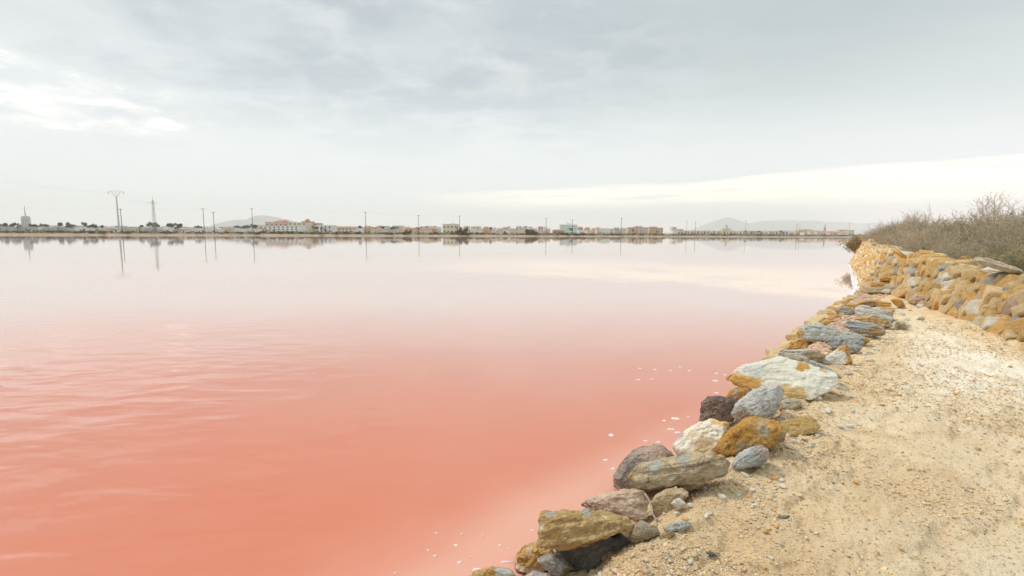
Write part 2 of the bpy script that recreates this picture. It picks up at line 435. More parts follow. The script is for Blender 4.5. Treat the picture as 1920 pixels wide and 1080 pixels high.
# coarse land: path behind the camera and the embankment behind the wall
def land():
    n = 90
    g = np.linspace(-1, 1, n)
    xs = 45 + np.sign(g) * 80 * np.abs(g) ** 1.0; ys = 40 + g * 80
    X, Y = np.meshgrid(xs, ys, indexing='ij')
    # strips that follow the wall: offset inland from its foot
    path_pts = [(4.9, -30, .42), (4.9, -8, .42)] + WALL + [(90, 69, 0)]
    dense = []
    for (x0, y0, z0), (x1, y1, z1) in zip(path_pts[:-1], path_pts[1:]):
        k = max(2, int(math.hypot(x1 - x0, y1 - y0) / .35)) if y1 < 40 and y0 > -1 else 6
        for i in range(k): t = i / k; dense.append((x0 + (x1 - x0) * t, y0 + (y1 - y0) * t, z0 + (z1 - z0) * t))
    dense = np.array(dense)
    tg = np.gradient(dense[:, :2], axis=0); ker = np.ones(9) / 9
    for k in (0, 1): tg[:, k] = np.convolve(np.pad(tg[:, k], 4, 'edge'), ker, 'valid')
    tg /= np.linalg.norm(tg, axis=1)[:, None]; nrm = np.stack([tg[:, 1], -tg[:, 0]], 1)
    offs = [(.27, -.5), (.32, .0), (.50, .52), (.70, .92), (.92, 1.02), (1.1, 1.08), (1.6, 1.12), (2.5, 1.2), (4, 1.2), (7, 1.1), (12, .95), (25, .9), (60, .9), (160, .9)]
    V = []; 
    for o_, z_ in offs:
        p = dense[:, :2] + nrm * o_
        zz = np.full(len(dense), z_) if z_ > 0.0 else np.full(len(dense), z_)
        if o_ > .5: zz = zz + fbm(np.stack([p[:, 0], p[:, 1], p[:, 0] * 0], 1) * .6, 3, 4) * .10
        if z_ > .4: zz = zz - np.interp(dense[:, 1], [6, 10, 14], [.22, .12, 0])
        V.append(np.column_stack([p, zz]))
    V = np.concatenate(V); nd = len(dense); idx = np.arange(len(V)).reshape(len(offs), nd)
    f = np.stack([idx[:-1, :-1], idx[1:, :-1], idx[1:, 1:], idx[:-1, 1:]], -1).reshape(-1, 4)
    m, t, bs = new_mat('dry_soil', .95, .1)
    geo = t.node('ShaderNodeNewGeometry')
    c = t.mix(t.ss(t.noise(geo.outputs['Position'], 3, 6, .65), .35, .65), (.22, .17, .11), (.36, .28, .18))
    t.l.new(c, bs.inputs['Base Color']); t.l.new(t.bump(t.noise(geo.outputs['Position'], 20, 5, .7), .8, .05), bs.inputs['Normal'])
    link('embankment_ground', mesh_np('embankment_ground', V, f, True, [m]), kind='structure')
    # ground behind and beside the camera
    pts = [(-14.2, -14), (5.2, -14), (5.2, 1.5), (1.0, 1.5), (-.6, 1.2), (-2.0, -.2)]
    me = mesh_np('ground', [(x, y, .385) for x, y in pts], [tuple(range(len(pts)))], False, [M_sand])
    link('ground', me, kind='structure')
land()

# ------------------------------------------------------------------ water
def water():
    m, t, bs = new_mat('brine', .02, .5)
    geo = t.node('ShaderNodeNewGeometry'); Pn = geo.outputs['Position']
    at = t.node('ShaderNodeAttribute'); at.attribute_name = 'shallow'
    sh = t.m('ADD', at.outputs['Fac'], t.m('MULTIPLY', t.m('SUBTRACT', t.noise(Pn, .9, 4, .55, .5), .5), .5))
    c = t.mix(t.ss(t.noise(Pn, .22, 4, .5, .4), .35, .65), (.58, .18, .10), (.58, .205, .125))
    # base colour paled further out, standing in for sky reflection and glare
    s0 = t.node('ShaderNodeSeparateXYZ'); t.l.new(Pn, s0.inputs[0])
    far_glare = t.ss(t.m('ADD', s0.outputs[1], t.m('MULTIPLY', t.m('SUBTRACT', t.noise(Pn, .16, 4, .5, .6), .5), 6.0)), 2.2, 14.5)
    c = t.mix(far_glare, c, (.60, .42, .36))
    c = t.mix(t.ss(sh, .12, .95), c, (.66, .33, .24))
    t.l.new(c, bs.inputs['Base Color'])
    bs.inputs['IOR'].default_value = 1.42
    # ripples: a light breeze patch on the left, almost calm elsewhere
    mp = t.node('ShaderNodeMapping'); t.put(mp.inputs[0], Pn); mp.inputs['Rotation'].default_value = (0, 0, R(-24)); mp.inputs['Scale'].default_value = (.42, 1, 1)
    mp2 = t.node('ShaderNodeMapping'); t.put(mp2.inputs[0], Pn); mp2.inputs['Rotation'].default_value = (0, 0, R(8)); mp2.inputs['Scale'].default_value = (.4, 1, 1)
    r1 = t.noise(mp.outputs[0], 3.4, 2, .35, .5); r2 = t.noise(mp2.outputs[0], 3.0, 2, .45, .2)
    s_ = t.node('ShaderNodeSeparateXYZ'); t.l.new(Pn, s_.inputs[0])
    left = t.ss(t.m('ADD', s_.outputs[0], t.m('MULTIPLY', s_.outputs[1], .25)), .8, -3.0, .07, 1)
    left = t.m('MULTIPLY', left, t.ss(t.noise(Pn, .35, 3, .5), .30, .60, .45, 1))
    near = t.ss(s_.outputs[1], 3.5, 12, 1, .03)
    h = t.m('MULTIPLY', t.m('ADD', r1, t.m('MULTIPLY', r2, .8)), t.m('MULTIPLY', left, near))
    far_r = t.noise(mp2.outputs[0], .9, 3, .5)
    h = t.m('ADD', h, t.m('MULTIPLY', far_r, .06))
    t.l.new(t.bump(h, 1.0, .038), bs.inputs['Normal'])
    nr, na = 150, 160
    r_ = 1.0 * (60.0) ** (np.arange(nr) / (nr - 1)); a = np.radians(np.linspace(-100, 75, na))
    rr, aa = np.meshgrid(r_, a, indexing='ij'); x = (rr * np.sin(aa)).ravel(); y = (rr * np.cos(aa)).ravel()
    idx = np.arange(nr * na).reshape(nr, na)
    f = np.stack([idx[:-1, :-1], idx[1:, :-1], idx[1:, 1:], idx[:-1, 1:]], -1).reshape(-1, 4)
    # outer ring joined on to the same sheet
    ox = (9000 * np.sin(a)); oy = 9000 * np.cos(a); base = len(x)
    V = np.column_stack([np.concatenate([x, ox]), np.concatenate([y, oy]), np.zeros(len(x) + na)])
    last = idx[-1]; o_i = base + np.arange(na)
    f2 = np.stack([last[:-1], o_i[:-1], o_i[1:], last[1:]], -1)
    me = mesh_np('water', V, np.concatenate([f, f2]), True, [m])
    s = -shore_s(V[:, 0], V[:, 1])
    wd = np.interp(V[:, 1], [2, 4, 8, 20], [.62, .42, .22, .15])
    sh = np.exp(-np.clip(s, 0, None) / wd) * np.interp(V[:, 1], [3, 4.5, 6], [1, .55, .1])
    at = me.attributes.new('shallow', 'FLOAT', 'POINT'); at.data.foreach_set('value', sh[:len(me.vertices)].astype(np.float32))
    nz = me.polygons[0].normal.z
    if nz < 0: me.flip_normals()
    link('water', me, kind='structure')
water()

# ------------------------------------------------------------------ stones
def remesh(points, voxel, smooth_it=3, hull=True):
    bm = bmesh.new()
    for p in points: bm.verts.new(p)
    res = bmesh.ops.convex_hull(bm, input=bm.verts)
    junk = [g for g in res['geom_interior'] + res['geom_unused'] if isinstance(g, bmesh.types.BMVert)]
    if junk: bmesh.ops.delete(bm, geom=list(set(junk)), context='VERTS')
    me = bpy.data.meshes.new('tmp'); bm.to_mesh(me); bm.free()
    o = bpy.data.objects.new('tmp', me); COL.objects.link(o)
    md = o.modifiers.new('r', 'REMESH'); md.mode = 'VOXEL'; md.voxel_size = voxel
    if smooth_it: sm = o.modifiers.new('s', 'SMOOTH'); sm.factor = .5; sm.iterations = smooth_it
    dg = bpy.context.evaluated_depsgraph_get(); ev = o.evaluated_get(dg)
    out = bpy.data.meshes.new_from_object(ev)
    bpy.data.objects.remove(o); bpy.data.meshes.remove(me)
    return out
def get_np(me):
    n = len(me.vertices); co = np.empty(n * 3, np.float32); me.vertices.foreach_get('co', co)
    no = np.empty(n * 3, np.float32); me.vertex_normals.foreach_get('vector', no)
    return co.reshape(-1, 3).astype(float), no.reshape(-1, 3).astype(float)
def roughen(me, size, n, seed, strata=1.0, amp=1.0):
    co, no = get_np(me)
    n = np.array(n) / np.linalg.norm(n)
    dn = co @ n
    st = co + np.outer(dn, n) * (6 * strata)
    k = 1 / size
    d = fbm(co * 2.2 * k, 3, seed) * .035 + fbm(st * 3.6 * k, 5, seed + 5, .6) * .026 * (.4 + strata)
    # flakes broken off: terraces
    tr = fbm(st * 2.1 * k, 2, seed + 9); d += (np.floor(tr * 6) / 6 - tr * .4) * .034 * (.3 + strata)
    d += fbm(co * 12 * k, 4, seed + 3, .65) * .032
    ck = np.abs(fbm(co * 1.9 * k + 5, 3, seed + 31, .6)); d -= (1 - sstep(0, .035, ck)) * .020
    co += no * (d * size * amp)[:, None]
    me.vertices.foreach_set('co', co.astype(np.float32).ravel()); me.update()
    me.polygons.foreach_set('use_smooth', np.ones(len(me.polygons), bool))

def chip(me, seed, n, q):
    co, no = get_np(me); g = np.random.default_rng(seed)
    for _ in range(n):
        d = g.normal(0, 1, 3); d /= np.linalg.norm(d); pr = co @ d; rg = pr.max() - pr.min(); lim = pr.max() - rg * g.uniform(.015, .075)
        co -= np.outer(np.clip(pr - lim, 0, None) * .92, d)
    me.vertices.foreach_set('co', co.astype(np.float32).ravel()); me.update()

def stone(label, pal, outline, zb=.40, t=.22, lean=25, bulge=.25, facets=(), strata=1.0, sang=None, patches=(), name='stone', cat='stone', group='stones edging the salt pond', dust=.35, grain=.45, pits=.4, fine=1.0, voxn=46, amp=1.0, dcol=(.54, .42, .28), seedk=[0]):
    seedk[0] += 1; sk = seedk[0]; rr = random.Random(100 + sk)
    ys = [p[1] for p in outline]; yb = max(ys); xb = sum(p[0] for p in outline) / len(outline)
    B = hitz(xb, yb, zb)
    tcam = Vector((-B.x, -B.y, 0)).normalized(); ln = R(lean)
    nrm = tcam * math.cos(ln) + Vector((0, 0, 1)) * math.sin(ln)
    C0 = Vector((0, 0, CAMZ))
    def onp(px, py):
        d = ray(px, py); k = (B - C0).dot(nrm) / d.dot(nrm); return C0 + d * k
    ring = [onp(*p) for p in outline]
    cen = sum(ring, Vector()) / len(ring)
    right_ = Vector((tcam.y, -tcam.x, 0)) * -1
    size = max((p - q).length for p in ring for q in ring)
    view = (cen - C0).normalized()
    pts = []
    xs = [p[0] for p in outline]; hh = (max(ys) - min(ys)) / F * (cen - C0).length
    b = bulge * min(hh, size) 
    for p in ring:
        pts.append(p + nrm * rr.uniform(-.1, .1) * b)
        pts.append(cen + (p - cen) * rr.uniform(.62, .85) + nrm * b * rr.uniform(.55, 1.0))
        pts.append(cen + (p - cen) * .93 + view * t * .5)
        pts.append(cen + (p - cen) * rr.uniform(.6, .8) + view * t)
    for fx, fy, o_ in facets: pts.append(onp(fx, fy) + nrm * o_)
    loc = Vector((cen.x, cen.y, zb))
    loc = Vector((B.x, B.y, zb))
    pts = [p - loc for p in pts]
    me = remesh(pts, size / voxn / 1.45, 0)
    if sang is None:
        # bedding follows the stone's longest direction
        bp = max(((p - q) for p in ring for q in ring), key=lambda v: v.length)
        along = bp.normalized(); sn = nrm.cross(along).normalized()
        if sn.z < 0: sn = -sn
    else:
        along = (onp(xb + 10 * math.cos(R(sang)), yb - 10 * math.sin(R(sang))) - onp(xb, yb)).normalized(); sn = nrm.cross(along).normalized()
    chip(me, sk, 12, .92)
    roughen(me, min(size, hh * 2.2 + .05), tuple(sn), sk * 17, strata, amp)
    pl = []
    for (qx, qy, rpx, colr) in patches:
        q = onp(qx, qy) - loc + nrm * b * .4
        pl.append((tuple(q), rpx / F * (cen - C0).length * 1.15, colr))
    cols = PAL[pal] if isinstance(pal, str) else pal
    m = rock_mat('rock_' + (pal if isinstance(pal, str) else 'mix'), cols, tuple(sn), tuple(along), strata, grain, pl, dust, pits, dcol, scale=.32 / max(.18, min(.6, size)) * fine)
    me.materials.clear(); me.materials.append(m)
    me.name = name
    return link(name, me, loc, label=label, category=cat, group=group)

OC = (.58, .30, .06); OCL = (.66, .44, .18); PALE = (.74, .72, .62); BLU = (.40, .42, .41); TANC = (.52, .40, .25)
S = stone
# nearest heap, bottom of the frame
S('dark grey slab lying low beneath the long ochre-brown slab', 'darkgrey', [(1030, 1022), (1100, 1000), (1196, 1000), (1200, 1030), (1186, 1062), (1130, 1080), (1080, 1082), (1045, 1066)], zb=.10, t=.22, lean=8, bulge=.08, dust=.2)
S('rusty ochre pitted stone at the water edge, left end of the nearest heap', 'ochre', [(966, 1050), (969, 1038), (985, 1022), (1008, 1015), (1040, 1026), (1048, 1060), (1010, 1072), (975, 1073), (963, 1066)], zb=-.02, t=.2, lean=15, bulge=.5, strata=.2, pits=1.2, amp=1.4, patches=[(995, 1033, 9, (.62, .52, .38)), (989, 1036, 5, (.06, .04, .03))])
S('long ochre-brown layered slab with white salt marks, on top of the nearest heap', 'brown', [(1013, 968), (1022, 960), (1085, 955), (1140, 961), (1175, 970), (1190, 980), (1188, 992), (1165, 1003), (1120, 1018), (1085, 1027), (1035, 1031), (1010, 1021), (1011, 985)], zb=.33, t=.2, lean=32, bulge=.22, facets=[(1085, 998, .05), (1020, 990, .05), (1150, 985, .045)], dust=.15, patches=[(1100, 958, 9, BLU), (1034, 959, 8, BLU), (1132, 973, 5, (.75, .70, .6)), (1018, 990, 6, (.6, .56, .45))], voxn=60)
S('blue-grey angular stone wedged under the left end of the ochre-brown slab', 'blue', [(1004, 1047), (1018, 1040), (1046, 1042), (1075, 1062), (1081, 1071), (1055, 1084), (1033, 1078)], zb=.12, t=.12, lean=22, bulge=.3, facets=[(1050, 1055, .035)], patches=[(1068, 1072, 13, (.36, .24, .1))], dust=.1)
S('small brown stone leaning on the dark grey slab', 'brown', [(1128, 1046), (1140, 1033), (1168, 1036), (1180, 1055), (1162, 1072), (1136, 1068)], zb=.16, t=.12, lean=15, bulge=.4, strata=.4)
S('ochre stone with a pale grey face, cut by the bottom edge of the photo', 'ochre', [(868, 1086), (896, 1069), (925, 1062), (956, 1065), (967, 1080), (964, 1120), (880, 1120)], zb=.06, t=.22, lean=45, bulge=.2, patches=[(946, 1076, 16, (.62, .66, .6))])
S('reddish crusty stone at the bottom edge below the blue-grey stone', 'pink', [(982, 1082), (1000, 1068), (1030, 1074), (1046, 1090), (1040, 1115), (985, 1115)], zb=-.05, t=.18, lean=35, bulge=.4, strata=.2, pits=1.0)
S('tan crusty stone at the bottom edge beside the dark grey slab', 'olive', [(1046, 1092), (1062, 1074), (1100, 1068), (1112, 1085), (1108, 1120), (1050, 1118)], zb=.06, t=.18, lean=35, bulge=.4, strata=.2, dust=.6)
S('rounded sandy stone at the bottom edge under the small brown stone', 'tan', [(1098, 1082), (1108, 1068), (1130, 1065), (1152, 1073), (1158, 1095), (1150, 1120), (1105, 1115)], zb=.12, t=.2, lean=40, bulge=.4, strata=.1, dust=.8)
S('half-buried sandy boulder at the right of the dark grey slab', 'tan', [(1168, 1048), (1180, 1025), (1205, 1016), (1245, 1014), (1262, 1028), (1262, 1050), (1215, 1068), (1170, 1078)], zb=.26, t=.2, lean=55, bulge=.12, strata=.2, dust=.9)
S('dusty pink-brown flat stone behind the ochre-brown slab', 'pink', [(1083, 950), (1093, 936), (1130, 924), (1165, 914), (1202, 914), (1218, 930), (1224, 952), (1214, 972), (1194, 979), (1165, 970), (1120, 962)], zb=.27, t=.24, lean=42, bulge=.16, strata=.5, facets=[(1170, 955, .04)], dust=.8, dcol=(.62, .48, .33), pits=.9)
S('small grey-brown stone at the right end of the ochre-brown slab', 'olive', [(1190, 984), (1200, 975), (1232, 988), (1240, 1003), (1220, 1011), (1196, 1020), (1176, 1013), (1180, 998)], zb=.35, t=.12, lean=25, bulge=.35, strata=.4, patches=[(1212, 985, 14, (.40, .33, .24))])
S('dark speckled round boulder behind the long grey slab', 'speck', [(1146, 915), (1150, 886), (1165, 862), (1195, 840), (1225, 832), (1255, 836), (1270, 855), (1264, 885), (1230, 915), (1180, 935)], zb=.0, t=.3, lean=25, bulge=.35, strata=.1, grain=.9, pits=1.4, fine=1.6, dust=.3, patches=[(1230, 850, 26, (.47, .33, .25))])
S('long grey-brown layered slab bridging the stones, nearest long grey one', 'olive', [(1178, 898), (1184, 882), (1200, 870), (1240, 861), (1330, 849), (1365, 850), (1379, 857), (1374, 872), (1362, 891), (1320, 905), (1260, 912), (1210, 922), (1186, 915)], zb=.42, t=.22, lean=20, bulge=.16, facets=[(1250, 868, .05), (1330, 858, .05), (1200, 900, .05), (1300, 895, .03)], dust=.15, patches=[(1225, 868, 13, (.40, .40, .34)), (1280, 860, 12, (.38, .37, .31)), (1188, 895, 9, (.40, .28, .12)), (1350, 851, 12, (.46, .33, .13))], voxn=64, amp=.9)
S('sandy block standing in the gap below the long grey slab', 'tan', [(1220, 945), (1228, 926), (1250, 914), (1280, 914), (1296, 926), (1278, 950), (1250, 970), (1226, 972)], zb=.30, t=.2, lean=22, bulge=.25, strata=.2, dust=.7)
S('small sandy stone propping up the right end of the long grey slab', 'tan', [(1266, 908), (1285, 903), (1308, 902), (1314, 914), (1298, 922), (1275, 922)], zb=.39, t=.1, lean=20, bulge=.35, strata=.2, dust=.6)
S('white quartz block with tan stains left of the big ochre stone', 'quartz', [(1258, 836), (1284, 804), (1310, 788), (1335, 784), (1368, 792), (1362, 820), (1350, 850), (1300, 860), (1266, 858)], zb=.34, t=.28, lean=38, bulge=.25, strata=.2, facets=[(1310, 820, .07)], patches=[(1268, 815, 11, BLU), (1322, 842, 18, (.62, .44, .26)), (1350, 790, 14, (.6, .36, .12))], dust=.1)
S('big orange-ochre angular stone with a round pale patch', 'ochre', [(1342, 848), (1352, 820), (1370, 800), (1398, 784), (1420, 779), (1462, 791), (1479, 810), (1478, 826), (1440, 840), (1410, 855), (1370, 856)], zb=.42, t=.26, lean=28, bulge=.22, facets=[(1400, 800, .09), (1385, 822, .07), (1440, 800, .08), (1430, 830, .05)], strata=.4, sang=50, dust=.1, patches=[(1431, 808, 13, (.50, .47, .38)), (1400, 843, 14, (.40, .31, .2)), (1470, 822, 12, (.44, .34, .22))], voxn=56)
S('white and blue-grey striped stone in front of the big ochre stone', 'blue', [(1368, 878), (1384, 850), (1413, 835), (1428, 833), (1442, 841), (1444, 856), (1430, 871), (1400, 880), (1376, 884)], zb=.43, t=.14, lean=25, bulge=.3, facets=[(1418, 850, .04), (1395, 862, .04)], sang=35, dust=.05, patches=[(1395, 858, 17, (.62, .62, .58)), (1432, 845, 12, (.55, .42, .34))])
S('dark purple-brown grainy block at the water edge', 'purple', [(1308, 795), (1316, 755), (1326, 742), (1350, 744), (1381, 747), (1384, 770), (1374, 795), (1340, 805)], zb=.12, t=.26, lean=15, bulge=.2, strata=.15, grain=1, pits=1.5, fine=1.7, dust=.1)
S('grey speckled block tilted against the great white slab', 'grey', [(1369, 778), (1373, 765), (1400, 740), (1430, 724), (1460, 721), (1469, 733), (1463, 756), (1448, 781), (1410, 792), (1384, 790)], zb=.42, t=.24, lean=22, bulge=.22, facets=[(1405, 762, .07), (1445, 745, .06), (1382, 774, .05)], strata=.35, sang=10, grain=.7, dust=.05, patches=[(1425, 745, 30, (.52, .52, .49)), (1400, 785, 15, (.34, .27, .18))], voxn=52)
S('small ochre stone under the left tip of the great white slab', 'ochre', [(1360, 746), (1370, 730), (1390, 722), (1420, 728), (1408, 748), (1380, 756)], zb=.14, t=.22, lean=12, bulge=.3, strata=.2, patches=[(1380, 738, 6, (.6, .52, .38))])
S('great white slab with orange edges, the largest stone of the bank', 'white', [(1354, 706), (1375, 693), (1402, 684), (1425, 681), (1440, 672), (1456, 667), (1476, 671), (1512, 680), (1560, 696), (1582, 708), (1576, 718), (1556, 735), (1521, 751), (1482, 750), (1440, 742), (1400, 735), (1375, 722)], zb=.41, t=.14, lean=52, bulge=.10, facets=[(1455, 690, .03), (1530, 700, .03)], strata=.5, grain=.25, dust=.05, patches=[(1368, 706, 13, OC), (1388, 716, 14, OC), (1412, 722, 15, OC), (1506, 688, 8, OC), (1499, 697, 6, OC), (1545, 697, 7, OCL), (1474, 735, 10, OCL), (1415, 697, 16, (.60, .60, .53)), (1495, 745, 14, OCL)], voxn=70, amp=.6)
S('thin pale stone under the right edge of the great white slab', 'ochrepale', [(1458, 768), (1470, 748), (1492, 748), (1506, 756), (1496, 766), (1478, 773)], zb=.41, t=.12, lean=20, bulge=.2, patches=[(1480, 752, 13, (.66, .6, .48))])
S('flat yellow-ochre plank-like stone lying on the sand right of the big ochre stone', 'ochrepale', [(1444, 797), (1478, 786), (1521, 775), (1528, 781), (1545, 806), (1525, 813), (1482, 818), (1462, 806)], zb=.43, t=.05, lean=62, bulge=.12, strata=1, dust=.2, patches=[(1500, 796, 34, (.55, .37, .13)), (1530, 795, 18, (.55, .36, .12))])
S('blue-grey slab with a brown end behind the great white slab', 'blue', [(1454, 667), (1465, 655), (1500, 655), (1530, 657), (1549, 665), (1542, 677), (1528, 684), (1490, 682), (1460, 676)], zb=.42, t=.22, lean=25, bulge=.2, dust=.1, patches=[(1532, 674, 19, (.36, .26, .14))])
S('thin grey plank-like slab slanting down across the great white slab', 'olive', [(1462, 666), (1476, 660), (1502, 667), (1541, 687), (1584, 707), (1576, 711), (1540, 700), (1500, 686), (1475, 677)], zb=.47, t=.08, lean=35, bulge=.12, dust=.1, patches=[(1535, 690, 22, (.44, .45, .42)), (1490, 670, 18, (.47, .42, .31))])
S('orange stone with a white triangular face standing upright', 'ochre', [(1536, 684), (1550, 667), (1574, 650), (1588, 645), (1594, 652), (1599, 682), (1590, 688), (1560, 688)], zb=.42, t=.16, lean=12, bulge=.12, strata=.2, dust=.05, patches=[(1566, 676, 14, (.76, .75, .69)), (1558, 682, 12, (.76, .75, .69)), (1577, 667, 7, (.76, .75, .69))])
S('blue-grey cracked flat stone behind the upright orange and white stone', 'blue', [(1539, 636), (1552, 632), (1612, 629), (1629, 640), (1619, 651), (1612, 661), (1594, 664), (1570, 655), (1549, 647)], zb=.44, t=.12, lean=38, bulge=.12, dust=.05)
S('low ochre stone at the water edge below the longest grey slab', 'ochre', [(1462, 660), (1478, 644), (1494, 634), (1520, 636), (1532, 650), (1510, 664), (1480, 668)], zb=.16, t=.25, lean=20, bulge=.3, strata=.2, dust=.6, dcol=(.62, .44, .32))
S('longest grey slab with an ochre nose jutting toward the water', 'grey', [(1488, 622), (1494, 612), (1510, 606), (1535, 606), (1570, 615), (1612, 628), (1642, 641), (1634, 646), (1600, 640), (1550, 634), (1512, 637), (1494, 633)], zb=.42, t=.2, lean=28, bulge=.16, dust=.05, patches=[(1493, 622, 11, (.50, .30, .08)), (1628, 638, 14, (.55, .34, .12)), (1530, 613, 20, (.46, .48, .42))], voxn=60)
S('split grey slab pair lying behind the longest grey slab', 'grey', [(1582, 610), (1588, 602), (1610, 603), (1640, 606), (1665, 620), (1660, 631), (1642, 632), (1600, 624)], zb=.43, t=.16, lean=25, bulge=.2, dust=.05, patches=[(1645, 625, 11, (.42, .29, .13)), (1600, 605, 12, BLU)], strata=1.4)
S('small orange stone at the water side of the longest grey slab', 'ochre', [(1534, 609), (1544, 600), (1562, 601), (1575, 606), (1566, 616), (1545, 616)], zb=.3, t=.2, lean=20, bulge=.3, strata=.2)
S('small rust-brown stone on the water edge above the small orange one', 'ochre', [(1552, 600), (1555, 591), (1570, 589), (1588, 595), (1590, 604), (1570, 608)], zb=.3, t=.22, lean=20, bulge=.3, strata=.3, patches=[(1578, 600, 8, (.36, .22, .08))])
S('grey slab with an ochre stripe beneath the pale thin sliver', 'blue', [(1600, 598), (1612, 592), (1640, 590), (1676, 600), (1672, 613), (1656, 614), (1622, 606)], zb=.43, t=.2, lean=28, bulge=.2, dust=.05, patches=[(1615, 599, 12, OCL), (1640, 604, 9, (.5, .33, .12)), (1655, 609, 9, (.48, .32, .12))])
S('pale thin sliver of stone on the ochre-striped grey slab', 'white', [(1646, 591), (1655, 589), (1674, 595), (1682, 602), (1676, 604), (1660, 599)], zb=.52, t=.08, lean=30, bulge=.2, voxn=30, fine=2)
S('ochre and grey block at the water edge left of the blue-grey plank', 'ochre', [(1565, 583), (1577, 573), (1590, 575), (1604, 582), (1604, 593), (1580, 592), (1570, 590)], zb=.38, t=.25, lean=20, bulge=.25, patches=[(1590, 586, 13, (.50, .48, .4))])
S('blue-grey plank-like slab with a pale left end, nearest the wall end', 'blue', [(1600, 590), (1602, 576), (1613, 570), (1642, 580), (1678, 586), (1677, 597), (1640, 594), (1612, 594)], zb=.43, t=.2, lean=25, bulge=.2, dust=.05, patches=[(1612, 580, 12, (.62, .60, .52))], voxn=54)
S('orange stone on the water edge behind the ochre and grey block', 'ochre', [(1582, 571), (1598, 568), (1614, 572), (1606, 584), (1586, 580)], zb=.36, t=.25, lean=20, bulge=.3, strata=.3)
S('long orange stone with a dark hollow painted under its edge', 'ochre', [(1604, 574), (1612, 564), (1640, 562), (1672, 569), (1668, 577), (1634, 578), (1612, 577)], zb=.42, t=.2, lean=25, bulge=.25, patches=[(1632, 573, 9, (.22, .13, .07))])  # the hollow's shade is painted as a dark colour patch
S('pale orange flat stone lying before the long orange one', 'ochrepale', [(1634, 578), (1644, 574), (1672, 576), (1682, 582), (1668, 586), (1640, 584)], zb=.44, t=.12, lean=35, bulge=.2)
S('brown ochre wedge pointing down beside the pale gravel', 'brown', [(1669, 562), (1680, 559), (1692, 563), (1698, 575), (1686, 577), (1676, 571)], zb=.44, t=.16, lean=25, bulge=.3, patches=[(1678, 564, 8, OC)])
S('long tan plank-like slab spanning the end of the path', 'olive', [(1612, 549), (1613, 540), (1650, 538), (1694, 536), (1699, 540), (1694, 546), (1640, 551)], zb=.46, t=.35, lean=28, bulge=.25, patches=[(1660, 539, 30, (.56, .48, .33)), (1625, 540, 18, (.56, .45, .28))], voxn=60)
S('grey slab with an orange left end stacked over the tan slab', 'grey', [(1629, 537), (1634, 530), (1660, 528), (1692, 530), (1698, 535), (1690, 538), (1650, 538)], zb=.58, t=.35, lean=22, bulge=.25, patches=[(1638, 533, 12, OC)], voxn=56)
S('orange slab topmost on the stack at the path end', 'ochre', [(1646, 528), (1648, 520), (1654, 518), (1682, 522), (1722, 526), (1722, 530), (1680, 530)], zb=.70, t=.35, lean=22, bulge=.3, voxn=56)
S('pale blue flat stone lying at the foot of the path-end stack', 'blue', [(1676, 551), (1684, 545), (1712, 545), (1732, 548), (1728, 554), (1700, 555)], zb=.44, t=.25, lean=40, bulge=.2, patches=[(1705, 548, 22, (.60, .62, .60))])
S('white and ochre stone between the tan slab and the pale blue one', 'white', [(1652, 547), (1660, 542), (1676, 543), (1682, 548), (1672, 551), (1658, 550)], zb=.48, t=.18, lean=30, bulge=.3, patches=[(1677, 546, 6, OCL)], voxn=30)
S('pink-grey boulder in the gravel at the foot of the wall end', 'pink', [(1700, 566), (1712, 556), (1735, 552), (1742, 558), (1730, 568), (1712, 573)], zb=.44, t=.25, lean=30, bulge=.3, strata=.3)
S('small blue-grey stone on the sand below the rooted gap', 'blue', [(1244, 991), (1262, 979), (1288, 975), (1298, 982), (1294, 990), (1278, 996), (1254, 1000)], zb=.41, t=.07, lean=38, bulge=.35, grain=.9, dust=.1, strata=.3)
S('small sandy orange stone in front of the blue-grey stone', 'brown', [(1230, 1014), (1244, 1000), (1262, 994), (1268, 1002), (1256, 1014), (1240, 1020)], zb=.38, t=.08, lean=35, bulge=.3, dust=.5)
S('small angular white stone on the crumbly slope above the blue-grey stone', 'white', [(1258, 944), (1264, 936), (1275, 933), (1287, 944), (1284, 950), (1270, 955)], zb=.41, t=.05, lean=30, bulge=.4, strata=.1, voxn=26)
S('small blue-grey chip by itself on the sand near the bottom edge', 'darkgrey', [(1322, 1036), (1330, 1033), (1345, 1038), (1344, 1042), (1332, 1043)], zb=.43, t=.03, lean=40, bulge=.3, voxn=22)
S('thin dark grey sliver lying flat in the open sand', 'darkgrey', [(1450, 971), (1462, 967), (1480, 966), (1482, 970), (1466, 974)], zb=.425, t=.02, lean=50, bulge=.3, voxn=26)
S('small pale orange lump on the trodden sand toward the wall', 'tan', [(1718, 600), (1724, 594), (1732, 594), (1734, 599), (1728, 602)], zb=.42, t=.05, lean=30, bulge=.4, voxn=22)
S('grey sharp-edged flake on the sand before the wall foot', 'blue', [(1796, 592), (1808, 587), (1816, 592), (1806, 597), (1797, 596)], zb=.43, t=.06, lean=35, bulge=.3, voxn=24)
S('pale flat slab at the foot of the wall beside the leaning orange boulder', 'white', [(1826, 604), (1838, 598), (1850, 600), (1842, 607), (1830, 609)], zb=.45, t=.08, lean=40, bulge=.2, voxn=26)

